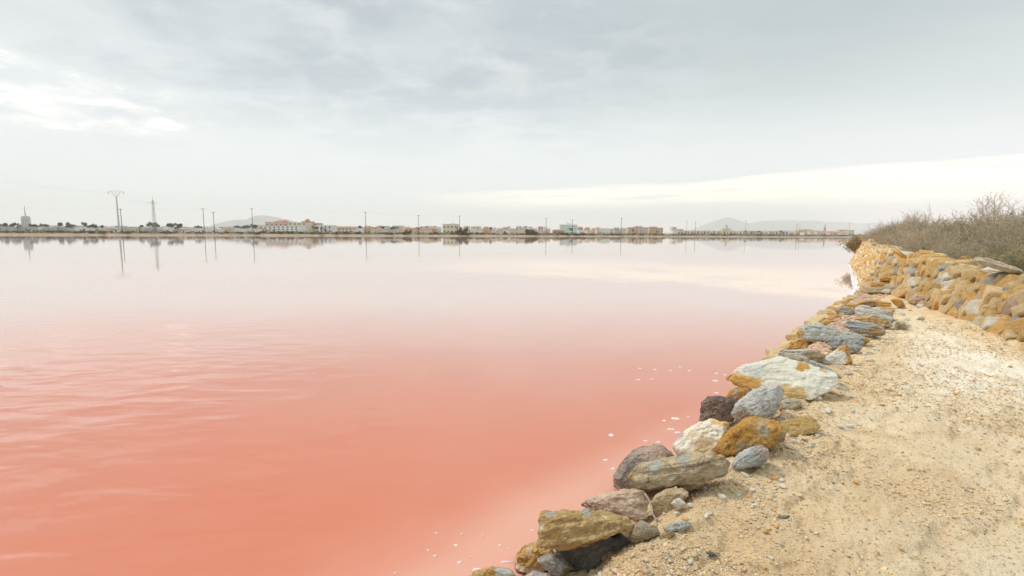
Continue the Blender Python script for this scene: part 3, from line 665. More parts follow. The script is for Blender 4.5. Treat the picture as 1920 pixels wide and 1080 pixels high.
# ------------------------------------------------------------------ dry stone wall
def wall_templates(n, vox, seed):
    out = []
    pals = [('ochre', .34), ('ochrepale', .32), ('brown', .08), ('tan', .11), ('grey', .035), ('white', .04), ('lilac', .02), ('pink', .04), ('blue', .02)]
    mats = {}
    for k, _ in pals:
        cc = {'ochre': ((.70, .42, .14), (.76, .52, .24), (.54, .30, .10)), 'tan': ((.66, .48, .27), (.72, .55, .34), (.52, .36, .19)),
              'ochrepale': ((.73, .52, .26), (.79, .62, .38), (.58, .38, .16)), 'brown': ((.58, .38, .15), (.64, .45, .22), (.40, .25, .11))}.get(k, PAL[k])
        mats[k] = rock_mat('wall_' + k, cc, (.2, 0, 1), (1, 0, 0), .25, .22, (), .15, .25, (.60, .45, .27), 1.0, .08)
    rr = random.Random(seed)
    for i in range(n):
        pts = []
        ex, ey, ez = rr.uniform(.42, .56), rr.uniform(.5, .6), rr.uniform(.38, .52)
        for sx in (-1, 1):
            for sy in (-1, 1):
                for sz in (-1, 1):
                    q = [sx * ex * rr.uniform(.78, 1.08), sy * ey * rr.uniform(.8, 1), sz * ez * rr.uniform(.74, 1.05)]
                    pts.append(q)
                    ax = rr.randrange(3); q2 = list(q); q2[ax] *= .55; q2[(ax + 1) % 3] *= 1.06; pts.append(q2)
        pts.append((rr.uniform(-.25, .25), -ey * 1.12, rr.uniform(-.2, .2)))
        me = remesh([Vector(p) for p in pts], vox, 0)
        chip(me, 900 + i, 3, .90)
        roughen(me, .9, (.2, 0, 1), 900 + i * 7 + seed, .35, .6)
        x = rr.random(); acc = 0
        k = pals[0][0]
        tot = sum(w_ for _, w_ in pals); u = (i + .5) / n * tot
        for kk, w_ in pals:
            acc += w_
            if u <= acc: k = kk; break
        me.materials.clear(); me.materials.append(mats[k]); me.name = 'wall_stone'
        out.append(me)
    return out
TPL = wall_templates(40, .072, 5)
_order = list(range(len(TPL))); random.Random(3).shuffle(_order)

def build_wall():
    # resample the foot line
    pts = []; 
    for (x0, y0, z0), (x1, y1, z1) in zip(WALL[:-1], WALL[1:]):
        k = int(math.hypot(x1 - x0, y1 - y0) / .05)
        for i in range(k): t = i / k; pts.append((x0 + (x1 - x0) * t, y0 + (y1 - y0) * t, z0 + (z1 - z0) * t))
    pts = np.array(pts); d = np.concatenate([[0], np.cumsum(np.hypot(*np.diff(pts[:, :2], axis=0).T))])
    def at(u):
        x, y, z = (np.interp(u, d, pts[:, k]) for k in range(3))
        x2, y2 = np.interp(u + .5, d, pts[:, 0]), np.interp(u + .5, d, pts[:, 1])
        x1, y1 = np.interp(u - .5, d, pts[:, 0]), np.interp(u - .5, d, pts[:, 1])
        t = Vector((x2 - x1, y2 - y1, 0)).normalized()
        return Vector((x, y, z)), t, Vector((t.y, -t.x, 0))
    root = link('dry_stone_wall', None, (WALL[2][0], WALL[2][1], PATHZ), label='long low dry stone wall of tilted ochre stones holding back the bushes', category='wall')
    root.empty_display_size = .2
    rr = random.Random(11); spots = []
    L = d[-1]; top_z = 1.43
    # core courses: tilted stones in rough rows
    row = 0
    v = 0.0
    for row in range(11):
        u = rr.uniform(0, .2)
        while u < L - .2:
            big = 1.0 if row > 1 else 1.12
            lowstep = np.interp(u, [0, 6, 12, 30], [1.22, 1.12, 1.0, .95])
            wd = rr.uniform(.15, .31) * big * lowstep; hg = rr.uniform(.17, .24) * (1.05 if row < 2 else 1)
            if rr.random() < .12: wd *= 1.6
            P_, t_, n_ = at(u + wd / 2)
            top_z = float(np.interp(P_.y, [4, 7, 9, 13, 20, 31], [1.10, 1.15, 1.27, 1.36, 1.36, 1.40]))
            H = (top_z + .05 * math.sin(u * 1.3) + .05 * math.sin(u * .47 + 1)) - P_.z + .04
            rows = max(4, round(H / .152)); hrow = H / rows
            if row < rows:
                vz = P_.z + (row + .5) * hrow + rr.uniform(-.03, .03)
                bat = .05 + .46 * (row + .5) / rows * H
                pos = P_ + n_ * (bat + rr.uniform(-.06, .05)); pos.z = vz
                spots.append((pos, t_, wd, hg * (hrow / .158) * rr.uniform(.85, 1.2), u, row, rows))
            u += wd * .80
    # capping stones behind the top edge
    u = 0
    while u < L - .2:
        P_, t_, n_ = at(u)
        top_z = float(np.interp(P_.y, [4, 7, 9, 13, 20, 31], [1.10, 1.15, 1.27, 1.36, 1.36, 1.40]))
        for o_ in (.62, .86):
            pos = P_ + n_ * (o_ + rr.uniform(-.06, .06)); pos.z = top_z - .02 + rr.uniform(-.05, .06) - .06 * (o_ > .7) + .05 * math.sin(u * 1.3)
            spots.append((pos, t_, rr.uniform(.22, .38), rr.uniform(.13, .2), u, 99, 99))
        u += rr.uniform(.2, .36)
    # the 300 that show largest become parts of their own
    def key(s):
        px = s[0]; yy = px.y
        vis = abs(px.x / max(yy, .1)) < 1.12
        return (px - cam.location).length + (0 if vis else 100) + (2.5 if s[5] == 99 else 0)
    spots.sort(key=key)
    inv = root.location.copy()
    far = MB(); fv, ff, fm = [], [], []; voff = 0
    far_mats = []; mat_i = {}
    for i, (pos, t_, wd, hg, u, row, rows) in enumerate(spots):
        me = TPL[_order[rr.randrange(len(_order))]]
        ang = math.atan2(t_.y, t_.x)
        tilt = R(rr.gauss(34, 12)) if row != 99 else R(rr.uniform(-12, 12))
        M = Matrix.Rotation(ang, 4, 'Z') @ Matrix.Rotation(R(rr.uniform(-14, 14)), 4, 'Z') @ Matrix.Rotation(tilt, 4, 'Y') @ Matrix.Rotation(R(rr.uniform(-16, 10)), 4, 'X') @ Matrix.Rotation(math.pi * rr.randrange(2), 4, 'Y')
        scl = Vector((wd * 1.26, .30, hg * 1.0))
        if i < 300:
            o = link('stone', me, pos - inv, root); o.rotation_euler = M.to_euler(); o.scale = scl
        elif abs(pos.x / max(pos.y, .1)) < 1.5 and pos.y > 2:
            co, _ = get_np(me)
            f4 = [tuple(p.vertices) for p in me.polygons]
            co = co * np.array(scl); R3 = np.array(M.to_3x3()); co = co @ R3.T + np.array(pos - inv)
            mt = me.materials[0]
            if mt.name not in mat_i: mat_i[mt.name] = len(far_mats); far_mats.append(mt)
            far.v.extend(co.tolist()); far.f.extend([tuple(a + voff for a in q) for q in f4]); fm += [mat_i[mt.name]] * len(f4); voff += len(co)
    me = mesh_np('far_stones', far.v, far.f, True, far_mats, fm)
    o = link('far_stones', me, (0, 0, 0), root, kind='stuff')
    return at, L, d, spots
wall_at, WL, _, _ = build_wall()
# long capping slabs resting on the wall by the right edge
S('long pale-edged brown slab resting on top of the wall near the right edge', 'olive', [(1820, 488), (1822, 480), (1840, 482), (1880, 493), (1912, 506), (1922, 514), (1900, 512), (1850, 500)], zb=1.29, t=.4, lean=25, bulge=.25, group='slabs on the dry stone wall', patches=[(1850, 485, 26, (.62, .54, .40)), (1895, 499, 22, (.60, .52, .38))])
S('white flat slab lying on the wall just below the long brown slab', 'quartz', [(1836, 508), (1850, 500), (1888, 502), (1906, 512), (1880, 517), (1850, 514)], zb=1.22, t=.3, lean=40, bulge=.2, group='slabs on the dry stone wall')
S('orange block on the wall top left of the long brown slab', 'ochre', [(1796, 488), (1802, 481), (1816, 479), (1824, 486), (1818, 494), (1802, 494)], zb=1.28, t=.25, lean=20, bulge=.3, group='slabs on the dry stone wall', strata=.3)
S('long orange bar-shaped stone on the wall top, half way along', 'ochre', [(1673, 470), (1680, 467), (1700, 481), (1699, 485), (1690, 483)], zb=1.34, t=.25, lean=25, bulge=.3, group='slabs on the dry stone wall', strata=.3, voxn=30)

FOOT = wall_templates(10, .07, 41)
fr = random.Random(8); fi = 0; shp = np.array(SHORE); dsh = np.concatenate([[0], np.cumsum(np.hypot(*np.diff(shp, axis=0).T))])
us = np.interp(6.6, shp[:, 1], dsh); ue = np.interp(14.2, shp[:, 1], dsh)
FN = ['first', 'second', 'third', 'fourth', 'fifth', 'sixth', 'seventh', 'eighth', 'ninth', 'tenth', 'eleventh', 'twelfth', 'thirteenth', 'fourteenth', 'fifteenth', 'sixteenth', 'seventeenth', 'eighteenth', 'nineteenth', 'twentieth'] + [f'{k}th' for k in range(21, 60)]
while us < ue:
    x, y = np.interp(us, dsh, shp[:, 0]), np.interp(us, dsh, shp[:, 1]); wd = fr.uniform(.20, .32); off = fr.uniform(.30, .42)
    o = link('stone', fr.choice(FOOT), (x + .76 * off, y - .65 * off, fr.uniform(.06, .16)), rot=(fr.uniform(-.3, .3), fr.uniform(-.3, .3), R(50) + fr.uniform(-.5, .5)), scale=(wd, .26, fr.uniform(.20, .28)),
         label=f'low footing stone half in the water, {FN[fi]} counted from the great white slab', category='stone', group='footing stones at the water line')
    fi += 1; us += wd * fr.uniform(.85, 1.15)

# salt crust along the foot of the wall in the water
def salt_crust():
    line = [(10.7, 15.0), (11.0, 15.35), (12.1, 16.7), (14.5, 20.2), (18, 25.3), (21.6, 30.6)]
    V = []; n = 420; d = [0]
    for a, b in zip(line[:-1], line[1:]): d.append(d[-1] + math.hypot(b[0] - a[0], b[1] - a[1]))
    for i in range(n):
        u = d[-1] * i / (n - 1); x = np.interp(u, d, [p[0] for p in line]); y = np.interp(u, d, [p[1] for p in line])
        w_ = .10 + .03 * math.sin(i * .31) + .03 * math.sin(i * .77 + 1)
        nx, ny = -.83, .56
        for k, (o_, z_) in enumerate(((1.0, -.01), (.85, .03), (.4, .07), (0, .10), (-2.5, .16))):
            j = rng.normal(0, .01)
            V.append((x + nx * w_ * o_ + j, y + ny * w_ * o_ + j, (z_ * (1 + rng.normal(0, .25)) if z_ > 0 else z_) * min(1, i / 12) - .02 * (i < 2)))
    idx = np.arange(n * 5).reshape(n, 5)
    f = np.stack([idx[:-1, :-1], idx[1:, :-1], idx[1:, 1:], idx[:-1, 1:]], -1).reshape(-1, 4)
    m = simple('salt', (.70, .67, .66), .8, .15, 9)
    link('salt_crust', mesh_np('salt_crust', V, f, True, [m]), kind='stuff', label='white salt crust along the water line at the wall foot', category='salt')
salt_crust()

# ------------------------------------------------------------------ pebbles, gravel, clods
def small_rock(seed, mat, n=2, amp=.28):
    bm = bmesh.new(); bmesh.ops.create_icosphere(bm, subdivisions=n, radius=1)
    co = np.array([v.co[:] for v in bm.verts]); k = 1 + fbm(co * 1.1 + seed * 3.1, 2, seed) * amp * 2
    rr = random.Random(seed)
    for _ in range(9):
        nn = np.array([rr.gauss(0, 1) for _ in range(3)]); nn /= np.linalg.norm(nn); lim = rr.uniform(.45, .75)
        dd = (co * k[:, None]) @ nn; co2 = co * k[:, None] - np.outer(np.clip(dd - lim, 0, None), nn)
        k = np.linalg.norm(co2, axis=1); co = co2 / k[:, None]
    for v, c_ in zip(bm.verts, co * k[:, None]): v.co = c_
    me = bpy.data.meshes.new('pebble'); bm.to_mesh(me); bm.free(); me.materials.append(mat)
    return me
M_peb = {'white': simple('pebble_white', (.58, .54, .45), .9, .15, 9), 'grey': simple('pebble_grey', (.38, .365, .335), .9, .3, 9),
         'orange': simple('pebble_orange', (.58, .32, .11), .9, .25, 9), 'tan': simple('pebble_tan', (.56, .42, .27), .95, .18, 9),
         'pink': simple('pebble_pink', (.66, .44, .33), .95, .18, 9)}
PEB = {k: [small_rock(j + 10 * i, m) for j in range(4)] for i, (k, m) in enumerate(M_peb.items())}
peb_label = {'white': 'small whitish stone chip lying on the sand along the inner side of the edging stones',
             'grey': 'small grey stone chip lying on the sand along the inner side of the edging stones',
             'orange': 'small orange stone chip lying on the sand along the inner side of the edging stones',
             'tan': 'small sand-coloured lump of stone on the path near the edging stones'}
explicit = [(1535, 748, 9, 'white'), (1560, 735, 9, 'tan'), (1573, 727, 10, 'white'), (1584, 730, 8, 'white'), (1553, 770, 10, 'white'), (1600, 771, 8, 'white'), (1490, 828, 9, 'white'),
            (1508, 822, 8, 'tan'), (1479, 838, 7, 'white'), (1397, 890, 9, 'white'), (1577, 800, 8, 'white'), (1595, 800, 7, 'white'), (1467, 900, 7, 'white'), (1452, 896, 7, 'orange'),
            (1438, 893, 7, 'grey'), (1468, 912, 8, 'white'), (1410, 918, 9, 'white'), (1417, 948, 8, 'white'), (1353, 931, 9, 'white'), (1322, 915, 8, 'grey'), (1293, 948, 7, 'white'),
            (1269, 962, 6, 'white'), (1325, 967, 7, 'white'), (1286, 972, 7, 'orange'), (1590, 655, 6, 'tan'), (1620, 664, 8, 'white'), (1632, 676, 8, 'white'), (1642, 655, 7, 'white'),
            (1655, 640, 7, 'white'), (1592, 700, 9, 'grey'), (1608, 690, 7, 'white'), (1615, 720, 7, 'tan'), (1640, 690, 6, 'white'), (1700, 600, 6, 'white'), (1690, 590, 7, 'white'),
            (1683, 606, 6, 'tan'), (1706, 582, 7, 'tan'), (1725, 575, 8, 'white'), (1745, 570, 8, 'tan'), (1660, 622, 6, 'white'), (1672, 632, 6, 'white'), (1343, 1040, 5, 'grey'), (1436, 1064, 5, 'orange'),
            (1560, 925, 5, 'grey'), (1465, 1020, 5, 'grey'), (1690, 1028, 5, 'orange'), (1812, 918, 5, 'grey'), (1605, 903, 5, 'orange'), (1729, 978, 5, 'grey'), (1385, 905, 8, 'tan'), (1345, 905, 7, 'tan')]
ANCH = [(1100, 990, 'the long ochre-brown slab'), (1240, 945, 'the sandy block in the gap'), (1280, 885, 'the long grey-brown slab'), (1200, 870, 'the dark speckled boulder'), (1405, 860, 'the blue-grey striped stone'), (1415, 815, 'the big orange-ochre stone'), (1495, 797, 'the yellow-ochre flat stone'),
        (1345, 765, 'the dark purple-brown block'), (1490, 715, 'the great white slab'), (1570, 670, 'the upright orange and white stone'), (1560, 625, 'the longest grey slab'), (1630, 615, 'the split grey slab pair'), (1640, 582, 'the blue-grey plank-like slab'), (1684, 568, 'the brown ochre wedge'), (985, 1045, 'the rusty pitted stone'), (920, 1072, 'the ochre stone at the bottom edge'), (1140, 870, 'the left side of the speckled boulder'), (1240, 695, 'the open water left of the great slab'), (1265, 795, 'the white quartz block'), (1465, 970, 'the thin dark sliver')]
def near_labels(items, noun):
    out = [None] * len(items); byk = {}
    for i, it in enumerate(items):
        d = [math.hypot(it[0] - a[0], (it[1] - a[1]) * 1.6) for a in ANCH]; j = min(range(len(d)), key=lambda q: d[q]); byk.setdefault((j, it[-1]), []).append((d[j], i))
    for (j, k), l in byk.items():
        l.sort()
        for n_, (_, i) in enumerate(l): out[i] = f"{['', 'second ', 'third ', 'fourth ', 'fifth ', 'sixth ', 'seventh ', 'eighth ', 'ninth ', 'tenth ', 'eleventh ', 'twelfth ', 'thirteenth ', 'fourteenth ', 'fifteenth ', 'sixteenth ', 'seventeenth ', 'eighteenth ', 'nineteenth ', 'twentieth '][min(n_, 19)]}nearest {noun(k)} to {ANCH[j][2]}"
    return out
chip_lab = near_labels(explicit, lambda k: {'white': 'small whitish', 'grey': 'small grey', 'orange': 'small orange', 'tan': 'small sand-coloured'}[k] + ' stone chip')
rr = random.Random(5)
for ci, (px, py, r_, k) in enumerate(explicit):
    p = hitz(px, py, PATHZ + .02); g = float(ground_z(p.x, p.y)[0]); p = hitz(px, py, g + .01)
    rad = r_ / F * p.y * 1.05
    link('pebble', rr.choice(PEB[k]), p, rot=(0, 0, rr.uniform(0, 6.3)), scale=(rad * rr.uniform(.9, 1.2), rad * rr.uniform(.7, 1), rad * rr.uniform(.45, .7)),
         label=chip_lab[ci], category='pebble', group=f'{k} stone chips on the sand')

def scatter(name, count, sampler, size, mats, label, flat=.6, seed=0, subdiv=None):
    """many tiny angular bits as one mesh"""
    g = np.random.default_rng(seed)
    # base bit: irregular octahedron-like chip with 12 faces
    base = np.array([(1, 0, 0), (-.9, .1, 0), (0, 1, .1), (.1, -1, 0), (.2, .1, 1), (-.1, 0, -.8), (.6, .6, .5), (-.6, -.5, .55)])
    tris = []
    bm = bmesh.new()
    for b_ in base: bm.verts.new(b_)
    bmesh.ops.convex_hull(bm, input=bm.verts); bm.verts.index_update()
    base = np.array([v.co[:] for v in bm.verts]); tris = np.array([[v.index for v in f.verts] for f in bm.faces]); bm.free()
    xy, sc_ = sampler(g, count); n = len(xy)
    z = ground_z(xy[:, 0], xy[:, 1])
    s = size(g, n) * sc_
    ang = g.uniform(0, 6.283, n); tl = g.normal(0, .3, n)
    jit = g.uniform(.6, 1.3, (n, len(base), 1)); b = base[None] * jit * np.stack([s * g.uniform(.8, 1.3, n), s * g.uniform(.6, 1.1, n), s * flat * g.uniform(.6, 1.2, n)], 1)[:, None, :]
    ca, sa = np.cos(ang)[:, None], np.sin(ang)[:, None]; ct, st_ = np.cos(tl)[:, None], np.sin(tl)[:, None]
    y1 = b[..., 1] * ct - b[..., 2] * st_; z1 = b[..., 1] * st_ + b[..., 2] * ct; x1 = b[..., 0]
    X = x1 * ca - y1 * sa + xy[:, 0:1]; Y = x1 * sa + y1 * ca + xy[:, 1:2]; Z = z1 + (z + s * .12)[:, None]
    V = np.stack([X, Y, Z], -1).reshape(-1, 3); Fc = (tris[None] + (np.arange(n) * len(base))[:, None, None]).reshape(-1, 3)
    mi = np.repeat(g.choice(len(mats), n, p=[m_[1] for m_ in mats]), len(tris))
    me = mesh_np(name, V, Fc, False, [m_[0] for m_ in mats], mi)
    link(name, me, kind='stuff', label=label, category=name.replace('_', ' '))
def samp_path(smin, smax, ymax, power=2.2):
    def f(g, n):
        r_ = 1.2 * (ymax / 1.2) ** g.random(n * 3); a = np.radians(g.uniform(-15, 52, n * 3))
        x, y = r_ * np.sin(a), r_ * np.cos(a); s = shore_s(x, y); ws = wall_s(x, y)
        edge = np.clip(1.35 - (s - smin) / (smax - smin), .04, 1)
        cl = sstep(-.25, .3, fbm(np.stack([x, y, x * 0], 1) * 1.6, 3, 61))
        keep = (s > smin) & (s < smax) & (ws < .25) & (g.random(n * 3) < edge * (.15 + .85 * cl))
        xy = np.stack([x, y], 1)[keep][:n]
        return xy, (r_[keep][:n] / 3.0) ** .45
    return f
M_clod = simple('clod', (.68, .50, .30), .97, .2, 14, .1); M_clod_d = simple('clod_dark', (.50, .35, .20), .97, .25, 14, .1)
scatter('crumbly_soil', 100000, samp_path(.45, 5.5, 11), lambda g, n: np.exp(g.normal(math.log(.0034), .5, n)), [(M_clod, .70), (M_clod_d, .14), (M_peb['tan'], .14), (M_peb['orange'], .02)], 'loose crumbs of dry soil strewn over the sandy path', .8, 1)
scatter('gravel', 12000, samp_path(.22, 1.7, 14), lambda g, n: np.exp(g.normal(math.log(.0075), .5, n)), [(M_peb['white'], .22), (M_peb['tan'], .58), (M_peb['grey'], .03), (M_peb['orange'], .05), (M_peb['pink'], .12)], 'pale gravel spilled along the inner side of the edging stones', .6, 2)
def samp_band(g, n):
    y = g.uniform(5.5, 15, n * 3); x = g.uniform(2, 11, n * 3); s = shore_s(x, y)
    k = (s > .5) & (s < 1.25); return np.stack([x, y], 1)[k][:n], np.ones(k.sum())[:n]
scatter('pink_gravel', 14000, samp_band, lambda g, n: np.exp(g.normal(math.log(.017), .4, n)), [(M_peb['pink'], .72), (M_peb['tan'], .28)], 'pinkish salt-stained gravel filling the gaps between the slabs', .7, 3)

# dry root in the gap, straw bits
def root_twig():
    pts = [(1207, 923, .40), (1216, 936, .38), (1222, 950, .36), (1223, 962, .34), (1228, 971, .35), (1238, 977, .37)]
    P_ = [hitz(a, b, z) for a, b, z in pts]
    o0 = P_[0]; mb = MB(); mb.tube([p - o0 for p in P_], [.006, .0065, .006, .0055, .005, .003], 7)
    mb.tube([P_[4] - o0, hitz(1232, 984, .36) - o0, hitz(1227, 990, .36) - o0], [.004, .003, .002], 6)
    mb.obj('dry_root', simple('dry_wood', (.40, .32, .22), .9, .25, 30), loc=o0, smooth=True, label='bent pale dry root sticking out of the gap below the long grey slab', category='root')
root_twig()
mb = MB(); a = hitz(1500, 826, .43); b_ = hitz(1505, 809, .47); mb.tube([(0, 0, 0), (b_ - a) * .5 + Vector((.004, 0, 0)), b_ - a], [.0018, .0015, .001], 5)
mb.obj('straw', simple('straw_tan', (.60, .48, .28), .9, .1), loc=a, label='thin dry straw standing by the yellow-ochre flat stone', category='straw')
p = hitz(1903, 790, .44); mb = MB(); mb.tube([(-.018, 0, 0), (.006, 0, .002)], .005, 8)
cb = link('cigarette_butt', None, p, rot=(0, 0, R(60)), label='tiny white and orange cigarette butt on the sand at the right edge', category='litter')
mb.obj('paper', simple('white_paper', (.8, .78, .72), .8, .05), cb)
mb = MB(); mb.tube([(.006, 0, .002), (.022, 0, .003)], .0052, 8); mb.obj('filter', simple('filter_orange', (.62, .36, .12), .8, .1), cb)

# ------------------------------------------------------------------ foam flecks
M_foam = simple('foam', (.80, .68, .64), .6, .08, 60)
foam = [(1146, 816, 8, 4), (1136, 863, 7, 3), (1150, 879, 7, 3), (1211, 827, 6, 2.5), (1235, 829, 6, 2.5), (1246, 789, 5, 2), (1267, 785, 14, 3.5), (1259, 805, 9, 3.5), (1271, 811, 8, 3), (1291, 782, 4, 1.5), (1344, 737, 6, 2),
        (998, 995, 5, 3), (938, 1023, 5, 3), (950, 1054, 15, 4), (894, 1068, 11, 6), (862, 1055, 7, 5), (866, 1002, 4, 2), (855, 1023, 6, 4), (818, 1000, 4, 2.5), (803, 1032, 5, 2.5), (816, 1043, 6, 3), (880, 1046, 3, 2), (905, 1006, 3, 1.5),
        (1344, 700, 6, 1.8), (1342, 714, 9, 2), (1197, 712, 5, 1.6), (1200, 691, 4, 1.4), (1228, 693, 4, 1.4), (1222, 711, 4, 1.4), (1258, 695, 4, 1.4), (1275, 688, 3, 1.2), (1293, 695, 5, 1.5), (1360, 703, 5, 1.5), (742, 1075, 4, 2), (955, 1030, 3, 2)]
foam_lab = near_labels([(a, b, 'f') for a, b, _, _ in foam], lambda k: 'white foam fleck')
for i, (px, py, rx, ry) in enumerate(foam):
    p = hitz(px, py, 0.0); ax = rx / F * p.y * .72; ay = ry / F * (p.y ** 2) / CAMZ * .55
    n = 14; V = [(0, 0, .006)]; g = random.Random(i)
    ph = g.uniform(0, 6)
    for ring, zz in ((.55, .006), (1.0, .0008), (1.02, -.004)):
        for k in range(n):
            a = 2 * math.pi * k / n; rr_ = ring * (1 + .22 * math.sin(2 * a + ph) + .16 * math.sin(5 * a + ph * 2) + g.uniform(-.1, .1))
            V.append((ax * rr_ * math.cos(a), ay * rr_ * math.sin(a), zz * g.uniform(.6, 1.4)))
    Fc = [(0, 1 + k, 1 + (k + 1) % n) for k in range(n)]
    for q in range(2): Fc += [(1 + q * n + k, 1 + (q + 1) * n + k, 1 + (q + 1) * n + (k + 1) % n, 1 + q * n + (k + 1) % n) for k in range(n)]
    link('foam_fleck', mesh_np('foam_fleck', V, Fc, True, [M_foam]), p, label=foam_lab[i], category='foam', group='foam flecks on the water')

# ------------------------------------------------------------------ shrubs behind the wall
def leafmat(name, a, b, rough=.9, trans=.0):
    m, t, bs = new_mat(name, rough, .1)
    geo = t.node('ShaderNodeNewGeometry'); oi = t.node('ShaderNodeObjectInfo')
    r_ = t.m('FRACT', t.m('ADD', geo.outputs['Random Per Island'], oi.outputs['Random']))
    c = t.mix(r_, a, b)
    hsv = t.node('ShaderNodeHueSaturation'); t.l.new(c, hsv.inputs['Color']); t.put(hsv.inputs['Value'], t.m('ADD', .8, t.m('MULTIPLY', oi.outputs['Random'], .4)))
    t.l.new(hsv.outputs[0], bs.inputs['Base Color'])
    return m
M_twig = leafmat('twig_grey', (.42, .34, .25), (.60, .50, .37))
M_dry = leafmat('dry_leaf', (.38, .32, .22), (.60, .51, .36))
M_drygreen = leafmat('dry_green_leaf', (.36, .29, .16), (.54, .44, .27))
M_green = leafmat('green_leaf', (.24, .23, .10), (.44, .39, .20))
M_olive = leafmat('olive_leaf', (.22, .15, .03), (.42, .28, .06))
M_rust = leafmat('rust_leaf', (.30, .18, .11), (.42, .27, .16))

def shrub_mesh(seed, height=1.3, spread=.8, stems=46, leaf=.02, leaves=5200, upright=.6, spiky=.3, twr=.0045, side=9):
    """returns (twig verts, faces), (leaf verts, faces)"""
    g = np.random.default_rng(seed)
    segs = []                                       # p0, p1, r0, r1
    tips = []
    def grow(p, d, L, r, n, wig, droop):
        pts = [p]
        for k in range(n):
            d = d + g.normal(0, wig, 3) + np.array([0, 0, droop]); d /= np.linalg.norm(d)
            p2 = pts[-1] + d * L / n; segs.append((pts[-1], p2, r * (1 - k / n * .7), r * (1 - (k + 1) / n * .7))); pts.append(p2)
        return pts, d
    for s in range(stems):
        a = g.uniform(0, 6.283); lean = abs(g.normal(0, .5)) * (1.25 - upright) * 1.7
        b = np.array([math.cos(a), math.sin(a), 0]) * g.uniform(0, .22) * spread
        d = np.array([math.cos(a) * lean, math.sin(a) * lean, 1.0]); d /= np.linalg.norm(d)
        L = height * g.uniform(.6, 1.0) * (1 + (spiky * .35 if g.random() < spiky * .35 else 0))
        if lean > .8: L = min(L, spread * 1.25)
        pts, dd = grow(b, d, L, twr * 1.5, 5, .13, .02)
        for q in range(side):
            t = g.uniform(.25, 1.0); i = min(4, int(t * 5)); p = pts[i] + (pts[i + 1] - pts[i]) * (t * 5 - i if i < 4 else g.random())
            base_d = (pts[i + 1] - pts[i]); base_d = base_d / np.linalg.norm(base_d)
            d2 = base_d + g.normal(0, .55, 3); d2 /= np.linalg.norm(d2)
            pt2, d3 = grow(p, d2, g.uniform(.16, .42) * height * .8, twr * .8, 3, .2, .03)
            tips.append(pt2)
            for z in range(3):
                j = g.integers(0, 3); pp = pt2[j] + (pt2[j + 1] - pt2[j]) * g.random()
                d4 = d3 + g.normal(0, .6, 3); d4 /= np.linalg.norm(d4)
                pt3, _ = grow(pp, d4, g.uniform(.07, .2) * height * .7, twr * .55, 2, .2, .05); tips.append(pt3)
    A = np.array([s_[0] for s_ in segs]); B = np.array([s_[1] for s_ in segs]); ra = np.array([s_[2] for s_ in segs]); rb = np.array([s_[3] for s_ in segs])
    D_ = B - A; D_ /= np.linalg.norm(D_, axis=1)[:, None] + 1e-9
    ref = g.normal(0, 1, D_.shape); U = np.cross(D_, ref); U /= np.linalg.norm(U, axis=1)[:, None] + 1e-9; W = np.cross(D_, U)
    V = []
    for P0, rad in ((A, ra), (B, rb)):
        for k in range(3):
            an = 2 * math.pi * k / 3; V.append(P0 + (U * math.cos(an) + W * math.sin(an)) * rad[:, None])
    V = np.stack(V, 1).reshape(-1, 3); n = len(A); o = (np.arange(n) * 6)[:, None]
    Fq = np.concatenate([o + np.array([k, (k + 1) % 3, 3 + (k + 1) % 3, 3 + k]) for k in range(3)])
    # leaves along twigs
    T0 = np.array([t_[i] for t_ in tips for i in range(len(t_) - 1)]); T1 = np.array([t_[i + 1] for t_ in tips for i in range(len(t_) - 1)])
    sel = g.integers(0, len(T0), leaves); tt = g.random((leaves, 1)); P0 = T0[sel] + (T1[sel] - T0[sel]) * tt
    dl = (T1[sel] - T0[sel]); dl /= np.linalg.norm(dl, axis=1)[:, None] + 1e-9; dl = dl + g.normal(0, .5, dl.shape); dl /= np.linalg.norm(dl, axis=1)[:, None]
    sd_ = np.cross(dl, g.normal(0, 1, dl.shape)); sd_ /= np.linalg.norm(sd_, axis=1)[:, None] + 1e-9
    ln = leaf * g.uniform(.6, 1.5, (leaves, 1)); wd = ln * g.uniform(.22, .4, (leaves, 1))
    LV = np.stack([P0, P0 + dl * ln * .5 + sd_ * wd, P0 + dl * ln, P0 + dl * ln * .5 - sd_ * wd], 1).reshape(-1, 3)
    LF = (np.arange(leaves) * 4)[:, None] + np.arange(4)
    return (V, Fq), (LV, LF)
KINDS = {}
def kind(nm, mats_leaf, variants, **kw):
    KINDS[nm] = []
    for v in range(variants):
        (tv, tf), (lv, lf) = shrub_mesh(hash(nm) % 1 + 31 * v + len(nm) * 7, **kw)
        KINDS[nm].append((mesh_np('twigs', tv, tf, False, [M_twig]), mesh_np('foliage', lv, lf, False, [mats_leaf[v % len(mats_leaf)]])))
kind('dry', [M_dry, M_dry, M_drygreen], 4, height=1.2, spread=1.0, stems=80, leaves=17000, leaf=.026, upright=.42, spiky=.2, twr=.0045, side=11)
kind('bare', [M_dry], 2, height=1.45, spread=1.0, stems=56, leaves=6500, leaf=.022, upright=.4, spiky=.8, twr=.006, side=12)
kind('green', [M_green, M_drygreen], 2, height=1.3, spread=.8, stems=66, leaves=15000, leaf=.028, upright=.6, spiky=.4, twr=.004)
kind('olive', [M_olive], 1, height=1.4, spread=1.2, stems=70, leaves=12000, leaf=.05, upright=.2, spiky=.1, twr=.006)
kind('rust', [M_rust], 1, height=1.0, spread=.8, stems=54, leaves=5200, leaf=.022, upright=.5, spiky=.2, twr=.005)
used_lab = {}
